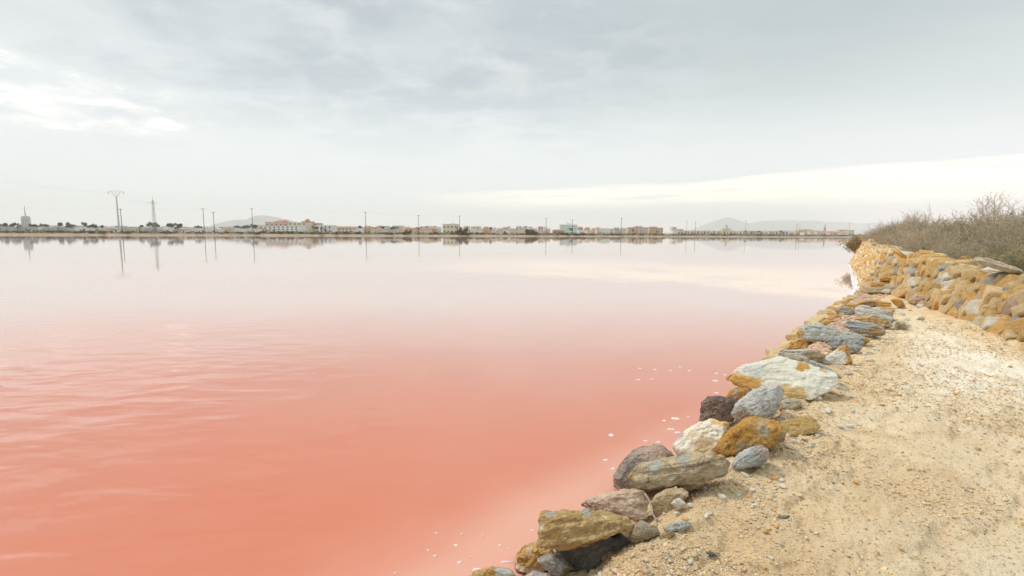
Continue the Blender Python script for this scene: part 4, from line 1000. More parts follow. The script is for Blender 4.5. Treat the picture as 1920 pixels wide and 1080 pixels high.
ORD = ['', 'second', 'third', 'fourth', 'fifth', 'sixth', 'seventh', 'eighth', 'ninth', 'tenth', 'eleventh', 'twelfth', 'thirteenth', 'fourteenth', 'fifteenth', 'sixteenth', 'seventeenth', 'eighteenth', 'nineteenth', 'twentieth'] + ['twenty-' + q for q in ('first', 'second', 'third', 'fourth', 'fifth', 'sixth', 'seventh', 'eighth', 'ninth')] + ['thirtieth'] + ['thirty-' + q for q in ('first', 'second', 'third', 'fourth', 'fifth', 'sixth', 'seventh', 'eighth', 'ninth')] + ['farthest'] * 60
def put_shrub(nm, x, y, z, s, rz, label, group='shrubs growing behind the dry stone wall', v=None):
    tv, lv = rr.choice(KINDS[nm]) if v is None else KINDS[nm][v % len(KINDS[nm])]
    o = link('shrub', None, (x, y, z), rot=(0, 0, rz), scale=(s * rr.uniform(.9, 1.15), s * rr.uniform(.9, 1.15), s), label=label, category='shrub', group=group)
    link('twigs', tv, parent=o); link('foliage', lv, parent=o)
    return o
lookname = {'dry': 'grey-brown dry twiggy shrub', 'bare': 'taller bare branching shrub', 'green': 'green-leaved shrub', 'olive': 'olive-yellow leafy shrub', 'rust': 'low rust-brown dry shrub'}
shr = []
rr = random.Random(21)
u = 2.0
while u < WL - .8:
    P_, t_, n_ = wall_at(u)
    for rowi, off in enumerate((1.30, 2.3, 3.5)):
        q = P_ + n_ * (off + rr.uniform(-.15, .25)) + t_ * rr.uniform(-.3, .3)
        k = rr.choices(['dry', 'bare', 'green', 'rust'], [.62, .24, .07, .07])[0]
        if q.y < 8.6 and rr.random() < .25: k = 'green'
        s = rr.uniform(.72, .95) * (1.0 if rowi == 0 else 1.12) * float(np.interp(q.y, [7, 10, 13, 19, 25], [.44, .64, 1.04, 1.14, 1.12]))
        if rowi == 0: s *= .88
        shr.append((k, q.x, q.y, 1.1, s * (.82 if q.y < 9 else 1), rowi))
    u += rr.uniform(.85, 1.1) if u < 14 else rr.uniform(1.1, 1.5)
shr = [s_ for s_ in shr if abs(s_[1] / s_[2]) < 1.35 and s_[2] > 3.5]
shr.sort(key=lambda q: (q[0], q[5], q[2]))
cnt = {}
rown = ['right against the wall', 'in the middle row behind the wall', 'in the back row behind the wall']
for k, x, y, z, s, ri in shr:
    c_ = cnt.get((k, ri), 0); cnt[(k, ri)] = c_ + 1
    on = (ORD[c_] + ' nearest ') if c_ and c_ < 20 else ('nearest ' if c_ == 0 else f'farther ')
    lab = f'{on}{lookname[k]} {rown[ri]}'
    if c_ >= 20: lab = f'far {lookname[k]} {rown[ri]}, number {c_ + 1} along it'
    put_shrub(k, x, y, z - float(np.interp(y, [6, 10, 14], [.22, .12, 0])), s, rr.uniform(0, 6.28), lab)
put_shrub('olive', 23.7, 33.0, .62, .8, 1.0, 'olive-yellow bush overhanging the water at the far end of the wall', group=None)
put_shrub('olive', 24.7, 34.2, .95, .68, 2.2, 'olive-yellow bush just inland of the overhanging one at the wall end', group=None)
put_shrub('green', hity(1903, 470, 8.6).x, 8.6, .95, .60, .5, 'tallest green shrub with small round leaves at the right edge', v=0)
p = hitz(1690, 618, .42); put_shrub('dry', p.x, p.y, .40, .13, 0, 'tiny dry tuft at the right end of the split grey slab', group='dry tufts on the path')
p = hitz(1880, 606, .45); put_shrub('dry', p.x, p.y, .42, .15, 1, 'tiny dry tuft at the wall foot by the right edge', group='dry tufts on the path')

# ------------------------------------------------------------------ far shore
A0 = Vector((-203, 190)); B0 = Vector((295, 427)); SD = (B0 - A0).normalized(); SN = Vector((-SD.y, SD.x))
def far_at(px, back=0.0):
    """point on the far shoreline seen at column px, moved back metres inland"""
    d = ray(px, 437); d2 = Vector((d.x, d.y)); a = A0 + SN * back
    # intersect ray t*d2 with line a + s*SD
    det = d2.x * (-SD.y) + SD.x * d2.y
    t = (a.x * (-SD.y) + SD.x * a.y) / det
    return Vector((d2.x * t, d2.y * t))
def far_shore():
    prof = [(-.6, -.4), (0, .02), (1.2, .12), (3, .2), (5, .5), (7, .68), (12, .7), (18, .66), (30, .7), (60, .8), (120, 1.0), (300, 1.7), (700, 2.2), (1500, 3.0), (4000, 4.0), (8200, 4.0)]
    n = 420; us = np.linspace(-700, 1500, n)
    g = np.random.default_rng(4); V = []
    ph = fbm(np.stack([us * .05, us * 0, us * 0], 1), 4, 8)
    for o_, z_ in prof:
        sc_ = 1 if o_ < 400 else 1 + (o_ - 400) / 1000
        wob = ph * 2.5 if 0 <= o_ < 20 else 0
        x = A0.x + SD.x * us * sc_ + SN.x * (o_ + wob); y = A0.y + SD.y * us * sc_ + SN.y * (o_ + wob)
        z = z_ + (fbm(np.stack([us * .12, us * 0 + o_, us * 0], 1), 3, 9) * .22 if 2 < o_ < 100 else 0)
        V.append(np.column_stack([x, y, np.full(n, z_) if np.isscalar(z) else z]))
    V = np.concatenate(V); idx = np.arange(len(V)).reshape(len(prof), n)
    f = np.stack([idx[:-1, :-1], idx[:-1, 1:], idx[1:, 1:], idx[1:, :-1]], -1).reshape(-1, 4)
    m, t, bs = new_mat('far_soil', .95, .1)
    geo = t.node('ShaderNodeNewGeometry'); Pn = geo.outputs['Position']; sx = t.node('ShaderNodeSeparateXYZ'); t.l.new(Pn, sx.inputs[0])
    c = t.mix(t.ss(t.noise(Pn, .12, 5, .6), .4, .6), (.36, .27, .19), (.24, .20, .13))
    c = t.mix(t.ss(sx.outputs[2], .42, .25), c, t.mix(t.ss(t.noise(Pn, .3, 4, .6), .4, .6), (.34, .21, .13), (.46, .32, .22)))
    t.l.new(c, bs.inputs['Base Color'])
    me = mesh_np('far_shore', V, f, True, [m])
    if me.polygons[0].normal.z < 0: me.flip_normals()
    link('far_shore', me, kind='structure')
far_shore()

def mountain(name, ridge, D_, depth, label):
    """ridge: (px, py) skyline seen at distance D_"""
    pts = [hity(px, py, D_) for px, py in ridge]
    xs = np.array([p.x for p in pts]); zs = np.array([p.z for p in pts])
    nx, ny = 140, 24; X = np.linspace(xs[0], xs[-1], nx); V = []
    for j in range(ny):
        v = j / (ny - 1) * 2 - 1; fall = math.cos(v * math.pi / 2) ** .9 if abs(v) < 1 else 0
        h = np.interp(X, xs, zs); q = np.stack([X / 260, np.full(nx, v * 4), X * 0], 1)
        h = h * fall * (1 + .10 * fbm(q, 4, 3) * (abs(v) > .02)) - 3
        V.append(np.column_stack([X, np.full(nx, D_ + v * depth), h]))
    V = np.concatenate(V); idx = np.arange(nx * ny).reshape(ny, nx)
    f = np.stack([idx[:-1, :-1], idx[:-1, 1:], idx[1:, 1:], idx[1:, :-1]], -1).reshape(-1, 4)
    link(name, mesh_np(name, V, f, True, [simple('mountain_rock', (.22, .225, .21), .95, .3, .01)]), kind='structure', label=label)
mountain('mountain', [(432, 433), (445, 420), (456, 411), (468, 413), (480, 412), (490, 408), (499, 403.5), (508, 405), (518, 409), (532, 411), (550, 416), (575, 424), (610, 432)], 6200, 900, 'pale blue pointed mountain behind the town left of centre')
mountain('mountain', [(1290, 436), (1325, 420), (1345, 413), (1362, 409), (1376, 411), (1392, 416), (1410, 421), (1440, 430)], 8700, 700, 'faint rounded hill behind the long white terrace')
mountain('mountain', [(1385, 437), (1410, 417), (1428, 414), (1455, 414), (1480, 412.5), (1510, 413), (1545, 416), (1590, 417), (1650, 419), (1760, 423), (1900, 430)], 8750, 650, 'faint long flat-topped ridge above the right part of the far shore')

# ------------------------------------------------------------------ power poles and pylons
M_conc = simple('concrete_pole', (.60, .56, .52), .9, .1, 1); M_wood = simple('pole_wood', (.16, .13, .115), .9, .2, 1); M_red = simple('pole_rust', (.33, .20, .16), .9, .2, 1)
M_steel = simple('galvanised_steel', (.46, .44, .43), .6, .1, 1); M_ins = simple('insulator_glass', (.30, .33, .34), .3, .1, 1); M_wire = simple('wire', (.30, .31, .32), .6, .1, 1)
def zat(px, py, Y): return hity(px, py, Y).z
tops = {}
poles = [(229.6, 391, M_wood, 'thin dark wooden pole just right of the V-topped pylon', 'w'), (383.5, 390, M_red, 'reddish pole, left of the dark pair before the white flats', 'r'), (402.3, 397, M_wood, 'short dark pole just right of the reddish pole', 'w'),
         (474.6, 390, M_wood, 'dark pole standing in front of the pointed mountain', 'w'), (686.2, 397, M_wood, 'dark pole right of the pink-domed hotel block', 'w'), (785.2, 403, M_wood, 'dark pole between the two large shore bushes, nearer the left one', 'w'),
         (861.8, 404, M_wood, 'dark pole rising behind the large round shore bush', 'w'), (1023.8, 408, M_wood, 'dark pole left of the mint-green banded building', 'w'), (1073.0, 411, M_wood, 'dark pole in front of the mint-green banded building', 'w'),
         (1164.6, 408, M_wood, 'dark pole left of the ochre apartment blocks', 'w'), (1287.3, 413, M_steel, 'thin grey pole at the left end of the white terrace', 's'), (1303.5, 416, M_wood, 'dark pole second along the white terrace', 'w'),
         (1397.5, 413, M_steel, 'thin grey pole standing before the faint rounded hill', 's'), (1493.6, 420, M_wood, 'left one of the close pair of poles near the church spire', 'w'), (1498.8, 417, M_steel, 'right one of the close pair of poles near the church spire', 's'),
         (1592, 417, M_steel, 'last thin pole before the bushes at the right', 's')]
for px, yt, mt, lab, kd in poles:
    g = far_at(px, 9); H = zat(px, yt, g.y) - 1.0
    o = link('power_pole', None, (g.x, g.y, 1.0), label=lab, category='power pole', group='power poles along the far shore')
    mb = MB(); mb.tube([(0, 0, -.5), (0, 0, H)], [.17, .10], 8); mb.obj('shaft', mt, o)
    mb = MB(); mb.box(-.75, .75, -.06, .06, H - .55, H - .43); mb.obj('crossarm', mt, o)
    for x in (-.7, 0, .7):
        mb = MB(); mb.lathe([(.04, H - .43), (.09, H - .36), (.05, H - .3), (.08, H - .24), (.02, H - .2)], 6, (x, 0)); mb.obj('insulator', M_ins, o)
    tops[px] = Vector((g.x, g.y, 1.0 + H - .2))
# V topped pylon
g = far_at(224, 22); D_ = g.y; H = zat(219, 358, D_) - 1; Hn = zat(219.5, 369, D_) - 1
o = link('pylon', None, (g.x, g.y, 1.0), label='tallest pylon of pale concrete with a V-shaped head and curved crossbar', category='pylon')
mb = MB(); mb.tube([(0, 0, -.5), (0, 0, Hn)], [.42, .24], 8); mb.obj('shaft', M_conc, o)
for s_ in (-1, 1):
    mb = MB(); mb.tube([(0, 0, Hn - .3), (s_ * 2.1, 0, H - .3)], [.15, .09], 6); mb.obj('arm', M_conc, o)
mb = MB(); mb.tube([(x, 0, H - .12 * (x / 1.1) ** 2 * .35) for x in np.linspace(-3.6, 3.6, 9)], .08, 6); mb.obj('crossbar', M_conc, o)
pyl = []
for x in (-3.4, 0, 3.4):
    mb = MB(); mb.tube([(x, 0, H - .3), (x, 0, H - 1.3)], .10, 6); mb.obj('insulator', M_ins, o); pyl.append(Vector((g.x + x, g.y, H - .3)))
# lattice pole with crossarm
g = far_at(291, 26); D_ = g.y; H = zat(286, 375, D_) - 1
o = link('pylon', None, (g.x, g.y, 1.0), label='second tallest pylon, slim lattice mast with one level crossarm', category='pylon')
mb = MB()
for sx in (-1, 1):
    for sy in (-1, 1): mb.tube([(sx * .75, sy * .75, 0), (sx * .22, sy * .22, H)], .07, 4)
mb.obj('leg_frame', M_steel, o)
mb = MB(); nseg = 14
for k in range(nseg):
    z0, z1 = H * k / nseg, H * (k + 1) / nseg; w0, w1 = .75 - .53 * k / nseg, .75 - .53 * (k + 1) / nseg; s_ = 1 if k % 2 else -1
    for ysgn in (-1, 1): mb.tube([(s_ * w0, ysgn * w0, z0), (-s_ * w1, ysgn * w1, z1)], .045, 4); mb.tube([(ysgn * w0, s_ * w0, z0), (ysgn * w1, -s_ * w1, z1)], .045, 4)
mb.obj('bracing', M_steel, o)
mb = MB(); mb.box(-2.0, 2.0, -.12, .12, H - 1.5, H - 1.3); mb.obj('crossarm', M_steel, o)
mb = MB(); mb.tube([(0, 0, H), (0, 0, H + 1.6)], .06, 5); mb.obj('peak', M_steel, o)
lat = [Vector((g.x + x, g.y, H - .3)) for x in (-1.9, 0, 1.9)]
def cable(a, b, sag, rad, label):
    pts = [a.lerp(b, t) - Vector((0, 0, 4 * sag * t * (1 - t))) for t in np.linspace(0, 1, 18)]
    mb = MB(); mb.tube([p - a for p in pts], rad, 4, False)
    mb.obj('power_cable', M_wire, loc=a, label=label, category='cable', group='power cables')
wl = ['left-hand', 'middle', 'right-hand']
for i in range(3):
    off = Vector((-190, 95, 31)) + Vector((i * 2.5, 0, 0))
    cable(off, pyl[i], 4, .007, f'{wl[i]} cable running left out of the photo from the V-topped pylon')
    cable(pyl[i], lat[i], 1.0, .010, f'{wl[i]} cable between the V-topped pylon and the lattice pylon')
ks = sorted(tops)
names = {k: lab for k, _, _, lab, _ in poles}
cable(Vector((-330, 150, 13.5)), tops[ks[0]], 1.5, .009, 'low cable entering from the left to the first thin pole')
for a, b in zip(ks[:-1], ks[1:]):
    if b - a > 10: cable(tops[a], tops[b], min(3.0, (tops[a] - tops[b]).length * .012), .012, 'cable reaching right from the ' + ' '.join(names[a].split()[:7]))

# ------------------------------------------------------------------ town
def wallmat(name, col): return simple(name, col, .85, .06, .2)
MW = {'white': wallmat('render_white', (.78, .77, .74)), 'cream': wallmat('render_cream', (.70, .62, .48)), 'pink': wallmat('render_pink', (.66, .48, .40)), 'ochre': wallmat('render_ochre', (.62, .44, .26)),
      'grey': wallmat('render_grey', (.50, .50, .49)), 'terracotta': wallmat('render_terracotta', (.52, .28, .19)), 'mint': wallmat('band_mint', (.40, .62, .55))}
M_tile = simple('roof_tile', (.45, .24, .16), .9, .2, 1.5); M_flat = simple('roof_flat', (.50, .45, .40), .9, .1, .5); M_glass = simple('window_dark', (.10, .12, .14), .3, .2, .5)
MESHC = {}
def box_mesh(name, dims, mat):
    k = (name, tuple(round(d, 3) for d in dims), mat.name)
    if k not in MESHC: MESHC[k] = MB().box(*dims).mesh(name, mat)
    return MESHC[k]
def building(px0, px1, ytop, back, col, roof='flat', label='', name='house', dep=9, storeys=None, windows=True, group=None, extra=None):
    pm = far_at((px0 + px1) / 2, back); Y = pm.y
    x0, x1 = hity(px0, 437, Y).x, hity(px1, 437, Y).x; W = x1 - x0; zt = hity((px0 + px1) / 2, ytop, Y).z; zg = 1.0; H = zt - zg
    o = link(name, None, ((x0 + x1) / 2, Y, zg), label=label, category='house' if name == 'house' else 'building', group=group)
    hw = H - (min(1.5, H * .22) if roof == 'tile' else .35)
    MB().box(-W / 2, W / 2, 0, dep, -.7, hw).obj('wall', MW[col], o)
    if roof == 'tile':
        mb = MB(); e = .35; mb.add([(-W / 2 - e, -e, hw), (W / 2 + e, -e, hw), (W / 2 + e, dep + e, hw), (-W / 2 - e, dep + e, hw), (-W / 2 + min(W * .2, 2), dep / 2, H), (W / 2 - min(W * .2, 2), dep / 2, H)],
                       [(0, 3, 2, 1), (0, 1, 5, 4), (1, 2, 5), (2, 3, 4, 5), (3, 0, 4)]); mb.obj('roof', M_tile, o)
    else:
        mb = MB(); mb.box(-W / 2 - .1, W / 2 + .1, -.1, .15, hw, H); mb.box(-W / 2 - .1, W / 2 + .1, dep - .15, dep + .1, hw, H); mb.box(-W / 2 - .1, -W / 2 + .15, .15, dep - .15, hw, H); mb.box(W / 2 - .15, W / 2 + .1, .15, dep - .15, hw, H)
        mb.box(-W / 2 + .15, W / 2 - .15, .15, dep - .15, hw, hw + .08); mb.obj('roof', MW[col], o)
    st = storeys or max(1, int(hw // 2.9)); nw = max(1, min(14, int(W / 3.2)))
    if windows and (W > 5.5 or name != 'house'):
        for f_ in range(st):
            for k in range(nw):
                x = -W / 2 + W * (k + .5) / nw; z = hw * (f_ + .28) / st; ww, wh = min(1.4, W / nw * .5), min(1.5, hw / st * .5)
                link('window', box_mesh('window', (-ww / 2, ww / 2, -.05, .04, 0, wh), M_glass), (x, 0, z), o)
    return o, W, H, hw
PN = sorted([(224, 'the V-topped pylon'), (291, 'the lattice pylon'), (383, 'the reddish pole'), (474, 'the mountain pole'), (686, 'the pole past the hotels'), (785, 'the pole between large bushes'),
      (862, 'the round bush pole'), (1024, 'the pole near the cypress'), (1165, 'the pole by the ochre flats'), (1303, 'the second terrace pole'), (1398, 'the rounded hill pole'), (1499, 'the close pole pair')])
labcount = {}
def place_label(look, px):
    i = min(range(len(PN)), key=lambda k: abs(PN[k][0] - px)); side = 'left' if px < PN[i][0] else 'right'
    key = (look, i, side); n = labcount.get(key, 0); labcount[key] = n + 1
    return f'{(ORD[n] + " ") if n else ""}{look} {side} of {PN[i][1]}'
taken = []
def T(px0, px1, yt, back, col, roof, label, **kw): taken.append((px0, px1)); return building(px0, px1, yt, back, col, roof, label, **kw)
# named buildings
pm = far_at(51, 150); Y = pm.y; zt = zat(51, 405, Y); x0 = hity(45, 437, Y).x; x1 = hity(57, 437, Y).x; rad = (x1 - x0) / 2
o = link('water_tower', None, (pm.x, Y, 1), label='grey ribbed cylindrical tower with a tall mast at the far left', category='tower')
mb = MB(); mb.lathe([(rad * .92, -.3), (rad * .92, (zt - 1) * .25), (rad, (zt - 1) * .3), (rad, zt - 1.6), (rad * .8, zt - 1)], 16); mb.obj('tank', MW['grey'], o)
mb = MB()
for k in range(16): a = k * math.pi / 8; mb.tube([(rad * 1.01 * math.cos(a), rad * 1.01 * math.sin(a), (zt - 1) * .3), (rad * 1.01 * math.cos(a), rad * 1.01 * math.sin(a), zt - 1.7)], .22, 4)
mb.obj('rib', MW['white'], o)
mb = MB(); hm = zat(49, 386, Y) - 1; mb.tube([(0, 0, zt - 1), (0, 0, hm)], [.3, .12], 6); mb.obj('mast', M_steel, o)
T(486, 560, 423, 170, 'white', 'flat', 'long white building with glazed front at the left of the hotel group', name='hotel', dep=14, storeys=3)
T(498, 540, 416, 200, 'pink', 'flat', 'pink upper block of the hotel group with tiled corner', name='hotel', dep=14, storeys=2)
T(517, 532, 412, 215, 'pink', 'tile', 'narrow pink tower block rising from the hotel group', name='hotel', dep=12, storeys=2)
T(541, 575, 417, 190, 'cream', 'flat', 'cream square block right of the pink hotel tower', name='hotel', dep=14, storeys=4)
T(575, 596, 418, 200, 'ochre', 'flat', 'ochre stepped block beside the cream square block', name='hotel', dep=12, storeys=3)
o, W, H, hw = T(566, 582, 415, 205, 'terracotta', 'flat', 'terracotta block with a small dome in the hotel group', name='hotel', dep=10, storeys=3)
mb = MB(); mb.lathe([(2.2, 0), (2.0, 1.0), (1.3, 1.9), (.2, 2.4)], 12); mb.obj('dome', M_tile, o, (0, 4, H))
T(592, 622, 422, 180, 'white', 'flat', 'white wing with awnings right of the domed block', name='hotel', dep=12, storeys=2)
T(620, 660, 424, 200, 'cream', 'tile', 'long cream row with red tiled roof at the right of the hotel group', name='hotel', dep=10, storeys=2)
o, W, H, hw = T(830, 858, 420, 180, 'cream', 'flat', 'cream building with a low pyramid roof left of the round bush', name='civic_building', dep=14, storeys=2)
mb = MB(); mb.add([(-4, 0, 0), (4, 0, 0), (4, 8, 0), (-4, 8, 0), (0, 4, 2.0)], [(0, 3, 2, 1), (0, 1, 4), (1, 2, 4), (2, 3, 4), (3, 0, 4)]); mb.obj('pyramid_roof', MW['pink'], o, (2, 3, H))
# mint banded block
o, W, H, hw = T(1050, 1082, 421, 230, 'white', 'flat', 'white office block with mint-green bands and roof masts', name='office_block', dep=14, windows=False)
for k in range(4): MB().box(-W / 2 - .02, W / 2 + .02, -.12, -.03, hw * (.12 + k * .23), hw * (.12 + k * .23) + hw * .11).obj('band', MW['mint'], o)
MB().box(-3, 3, 3, 8, H, H + 1.8).obj('stair_head', MW['white'], o)
for x in (-2.5, -1): MB().tube([(x, 5, H + 1.8), (x, 5, H + 6 + x)], .1, 5).obj('mast', M_steel, o)
for i, (a, b, yt, c_) in enumerate([(1178, 1190, 426, 'ochre'), (1191, 1204, 424, 'pink'), (1205, 1215, 426, 'cream'), (1218, 1232, 425, 'ochre'), (1233, 1243, 427, 'pink')]):
    T(a, b, yt, 260, c_, 'flat', ['leftmost ochre block', 'tall pink block', 'narrow cream block', 'second ochre block', 'rightmost pink block'][i] + ' of the sand-coloured apartment group', name='apartment_block', storeys=3)
T(1037, 1058, 430, 150, 'terracotta', 'tile', 'low orange-roofed house in front of the mint banded block', storeys=1)
T(1249, 1262, 437.5, 60, 'white', 'flat', 'small bright white shed alone near the far shore', name='shed', dep=6, windows=False)
for k in range(17):
    a = 1282 + k * 12.3
    T(a, a + 11.2, 432 + .35 * k / 17 + (k % 3) * .35, 170, 'cream' if k % 4 else 'white', 'flat', f'{["first","second","third","fourth","fifth","sixth","seventh","eighth","ninth","tenth","eleventh","twelfth","thirteenth","fourteenth","fifteenth","sixteenth","last"][k]} house from the left in the long pale terrace', group='terrace houses on the far shore', storeys=1)
# church with spire
pm = far_at(1547, 420); Y = pm.y
o = link('church', None, (pm.x, Y, 1), label='small pinkish church with a pointed spire near the right of the far shore', category='church')
MB().box(-2.2, 2.2, 0, 4.4, 0, 9).obj('tower', MW['pink'], o); MB().box(2.2, 12, 0, 6, 0, 6).obj('nave', MW['pink'], o)
hs = zat(1547, 419, Y) - 1
mb = MB(); mb.add([(-2.2, 0, 9), (2.2, 0, 9), (2.2, 4.4, 9), (-2.2, 4.4, 9), (0, 2.2, hs)], [(0, 1, 4), (1, 2, 4), (2, 3, 4), (3, 0, 4)]); mb.obj('spire', MW['terracotta'], o)
pm = far_at(1362, 300); Y = pm.y
o = link('church', None, (pm.x, Y, 1), label='low cream chapel with a stepped gable behind the terrace', category='church')
hs = zat(1362, 421, Y) - 1
MB().box(-7, 7, 0, 8, 0, hs * .62).obj('nave', MW['cream'], o); MB().box(-1.6, 1.6, -.2, 3, hs * .62, hs * .85).obj('belfry', MW['cream'], o)
mb = MB(); mb.add([(-1.6, -.2, hs * .85), (1.6, -.2, hs * .85), (1.6, 3, hs * .85), (-1.6, 3, hs * .85), (0, 1.4, hs)], [(0, 1, 4), (1, 2, 4), (2, 3, 4), (3, 0, 4)]); mb.obj('gable', M_tile, o)
# the rest of the houses
rr = random.Random(77); px = -12.0
while px < 1600:
    w_ = rr.uniform(6, 13)
    mid = px + w_ / 2
    lefty = mid < 480
    if not any(a - 3 < mid < b + 3 for a, b in taken):
        for rowi in range(2):
            back = rr.uniform(70, 130) if rowi == 0 else rr.uniform(190, 300)
            hz = 431.5 + mid * .0058
            col = rr.choices(['white', 'cream', 'pink', 'grey', 'ochre'], [.72, .1, .03, .15, .0] if lefty else [.34, .36, .14, .04, .12])[0]
            rf = rr.choices(['flat', 'tile'], [.85, .15] if lefty else [.55, .45])[0]
            yt = hz - (rr.uniform(4.0, 7.5) if rowi == 0 else rr.uniform(6.5, 10.0)) * (1.0 if lefty else 1.35)
            if mid > 1490: yt += 2
            look = f'{ {"white":"white","cream":"cream","pink":"pale pink","grey":"light grey","ochre":"ochre"}[col]} {"flat-roofed" if rf == "flat" else "tile-roofed"} {"front-row" if rowi == 0 else "back-row"} house'
            off = rr.uniform(-3, 3) if rowi else 0
            building(px + off, px + w_ + off, yt, back, col, rf, place_label(look, mid + off), dep=8, group='houses of the far town')
    px += w_ + rr.uniform(-2.5, 1.5)

# ------------------------------------------------------------------ far trees, palms, shore bushes
def foliage_blob(seed, n, rad, flat=.8, leaf=.16, lumps=7):
    g = np.random.default_rng(seed)
    C = g.normal(0, .42, (lumps, 3)) * rad * np.array([1, 1, flat * .7]); k = g.integers(0, lumps, n)
    v = g.normal(0, 1, (n, 3)); v /= np.linalg.norm(v, axis=1)[:, None]
    P_ = C[k] + v * (rad * .5 * g.uniform(.5, 1.05, (n, 1))) * np.array([1, 1, flat])
    a = g.normal(0, 1, (n, 3)); a /= np.linalg.norm(a, axis=1)[:, None]; b = np.cross(a, g.normal(0, 1, (n, 3))); b /= np.linalg.norm(b, axis=1)[:, None]
    s = leaf * rad * g.uniform(.5, 1.3, (n, 1))
    V = np.stack([P_ - a * s, P_ + b * s * .5, P_ + a * s, P_ - b * s * .5], 1).reshape(-1, 3)
    return V, (np.arange(n) * 4)[:, None] + np.arange(4)
M_dkgreen = leafmat('pine_needles', (.11, .14, .10), (.20, .23, .16)); M_scrub = leafmat('shore_scrub', (.10, .08, .04), (.22, .17, .09)); M_trunk = simple('bark', (.18, .14, .10), .9, .2)
tree_t = []
for i in range(4):
    V, Fc = foliage_blob(i + 1, 700, 1.0, .75 if i != 3 else 1.6); V[:, 2] += 1.9 if i != 3 else 2.0
    cr = mesh_np('crown', V, Fc, False, [M_dkgreen]); mb = MB(); mb.tube([(0, 0, -.2), (.05, 0, .9), (0, .05, 1.7)], [.12, .09, .05], 6); tree_t.append((cr, mb.mesh('trunk', M_trunk)))
bush_t = []
for i in range(4):
    V, Fc = foliage_blob(i + 20, 420, 1.0, .7, .2); V[:, 2] = np.abs(V[:, 2] + .45); mb = MB()
    for k in range(4): mb.tube([(0, 0, -.1), (math.cos(k * 1.6) * .25, math.sin(k * 1.6) * .25, .5)], [.04, .02], 4)
    bush_t.append((mesh_np('crown', V, Fc, False, [M_scrub]), mb.mesh('stem', M_trunk)))
def palm_meshes(seed):
    g = random.Random(seed); V, Fc = [], []
    for k in range(22):
        a = g.uniform(0, 6.28); e = g.uniform(-.5, 1.1); prev = Vector((0, 0, 3.0)); d = Vector((math.cos(a) * math.cos(e), math.sin(a) * math.cos(e), math.sin(e))); s_ = Vector((-math.sin(a), math.cos(a), 0)) * .16
        b = len(V); 
        for j in range(4):
            wd = [0.4, 1, .8, .1][j]; V += [tuple(prev + s_ * wd), tuple(prev - s_ * wd)]; d = (d - Vector((0, 0, .28))).normalized(); prev = prev + d * .42
        Fc += [(b + 2 * j, b + 2 * j + 1, b + 2 * j + 3, b + 2 * j + 2) for j in range(3)]
    mb = MB(); mb.tube([(0, 0, -.1), (.04, 0, 1.5), (0, 0, 3.05)], [.16, .12, .11], 6)
    return mesh_np('frond', np.array(V), Fc, False, [M_dkgreen]), mb.mesh('trunk', M_trunk)
palm_t = [palm_meshes(i) for i in range(3)]
def far_plant(px, back, h, kindn, label, group, wide=1.0):
    g = far_at(px, back); lib, unit = {'tree': (tree_t, 2.9), 'palm': (palm_t, 3.7), 'bush': (bush_t, 1.35)}[kindn]
    a, b = rr.choice(lib if kindn != 'tree' else lib[:3]) if kindn != 'cyp' else lib[3]
    s = h / unit
    o = link({'tree': 'tree', 'palm': 'palm_tree', 'bush': 'bush'}[kindn], None, (g.x, g.y, 1.0 if back > 7 else .8), rot=(0, 0, rr.uniform(0, 6.3)), scale=(s * wide, s * wide, s), label=label, category={'tree': 'tree', 'palm': 'palm tree', 'bush': 'bush'}[kindn], group=group)
    link('crown', a, parent=o); link('trunk' if kindn != 'bush' else 'stem', b, parent=o)
rr = random.Random(9)
for k, px in enumerate(sorted([rr.uniform(0, 1590) for _ in range(58)] + [rr.uniform(0, 480) for _ in range(26)])):
    bk = rr.uniform(60, 230); far_plant(px, bk, rr.uniform(3.2, 6.2) * (1 + bk / 500), 'tree', place_label('dark rounded tree', px), 'trees among the far houses', rr.uniform(.5, .85))
for k, (px, h) in enumerate([(34, 3), (110, 3), (262, 3), (330, 3.5)] + [(1290 + i * 9.8 + rr.uniform(-2, 2), 4) for i in range(22)]):
    far_plant(px, 120 if px > 1000 else 60, h * rr.uniform(.85, 1.15), 'palm', place_label('small palm', px), 'palms on the far shore', 1.2)
cy = far_at(969, 120); h = zat(969, 421.5, cy.y) - 1
o = link('tree', None, (cy.x, cy.y, 1), scale=(h / 5.2 * .55, h / 5.2 * .55, h / 4.1), label='dark narrow cypress standing alone near the middle of the far shore', category='tree'); link('crown', tree_t[3][0], parent=o); link('trunk', tree_t[3][1], parent=o)
far_plant(763, 5, 3.2, 'bush', 'dark leaning shore bush left of the pole, left one of the two large', 'large shore bushes', .8)
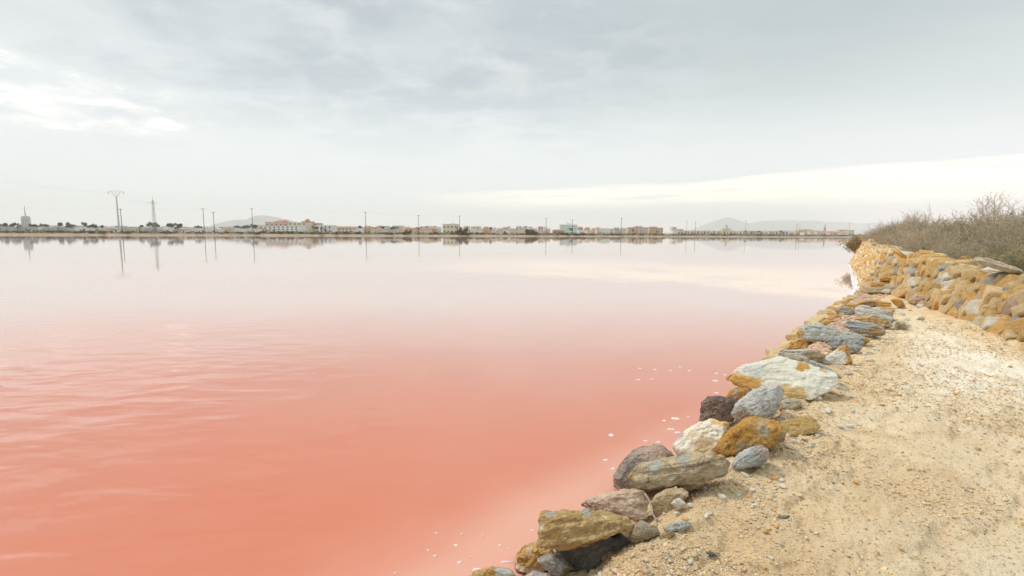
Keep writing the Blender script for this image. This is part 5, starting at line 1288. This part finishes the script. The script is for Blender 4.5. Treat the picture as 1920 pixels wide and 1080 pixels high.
far_plant(865, 6, 5.2, 'bush', 'largest round feathery bush on the far shore', 'large shore bushes', .75)
far_plant(997, 8, 4.2, 'bush', 'broad brown-green bush on the far shore right of the cypress', 'large shore bushes', 1.2)
for px in sorted(rr.uniform(0, 1600) for _ in range(150)):
    far_plant(px, rr.uniform(5, 18), rr.uniform(.7, 1.7) * (1 if px > 480 else .7), 'bush', place_label('low brown bush', px), 'low bushes on the far bank', rr.uniform(1.2, 2.2))
# low green belt that reads as one mass
g = np.random.default_rng(6); n = 26000
pxs = g.uniform(-40, 1640, n); bk = g.uniform(7, 100, n) ; A = []
u_ = g.uniform(-60, 820, n); X = A0.x + SD.x * u_ + SN.x * bk; Yv = A0.y + SD.y * u_ + SN.y * bk
dens = fbm(np.stack([u_ * .06, bk * .05, u_ * 0], 1), 3, 4) > -.12
X, Yv = X[dens], Yv[dens]; n = len(X); Z = .7 + g.uniform(0, 1.0, n) * (.4 + 1.5 * g.random(n)) * np.interp(bk[dens], [7, 20, 60], [.35, .6, 1.2])
P_ = np.stack([X, Yv, Z], 1); a = g.normal(0, 1, (n, 3)); b = g.normal(0, 1, (n, 3)); s = g.uniform(.2, .5, (n, 1))
V = np.stack([P_ - a * s, P_ + b * s * .5, P_ + a * s, P_ - b * s * .5], 1).reshape(-1, 3)
link('scrub', mesh_np('scrub', V, (np.arange(n) * 4)[:, None] + np.arange(4), False, [leafmat('belt', (.10, .12, .07), (.22, .22, .13))]), kind='stuff', label='low green scrub belt between the far shore and the houses', category='scrub')

# ------------------------------------------------------------------ haze
def haze():
    m = bpy.data.materials.new('haze'); m.use_nodes = True; t = NT(m.node_tree); t.n.clear()
    o = t.node('ShaderNodeOutputMaterial'); v = t.node('ShaderNodeVolumePrincipled')
    v.inputs['Color'].default_value = (.97, .985, 1.0, 1); v.inputs['Density'].default_value = .00018; v.inputs['Anisotropy'].default_value = .0
    t.l.new(v.outputs[0], o.inputs['Volume'])
    MB().box(-9600, 9600, -9400, 9600, -3, 400).obj('haze', m, kind='stuff', label='thin pale haze over the whole salt flat', category='haze')
haze()
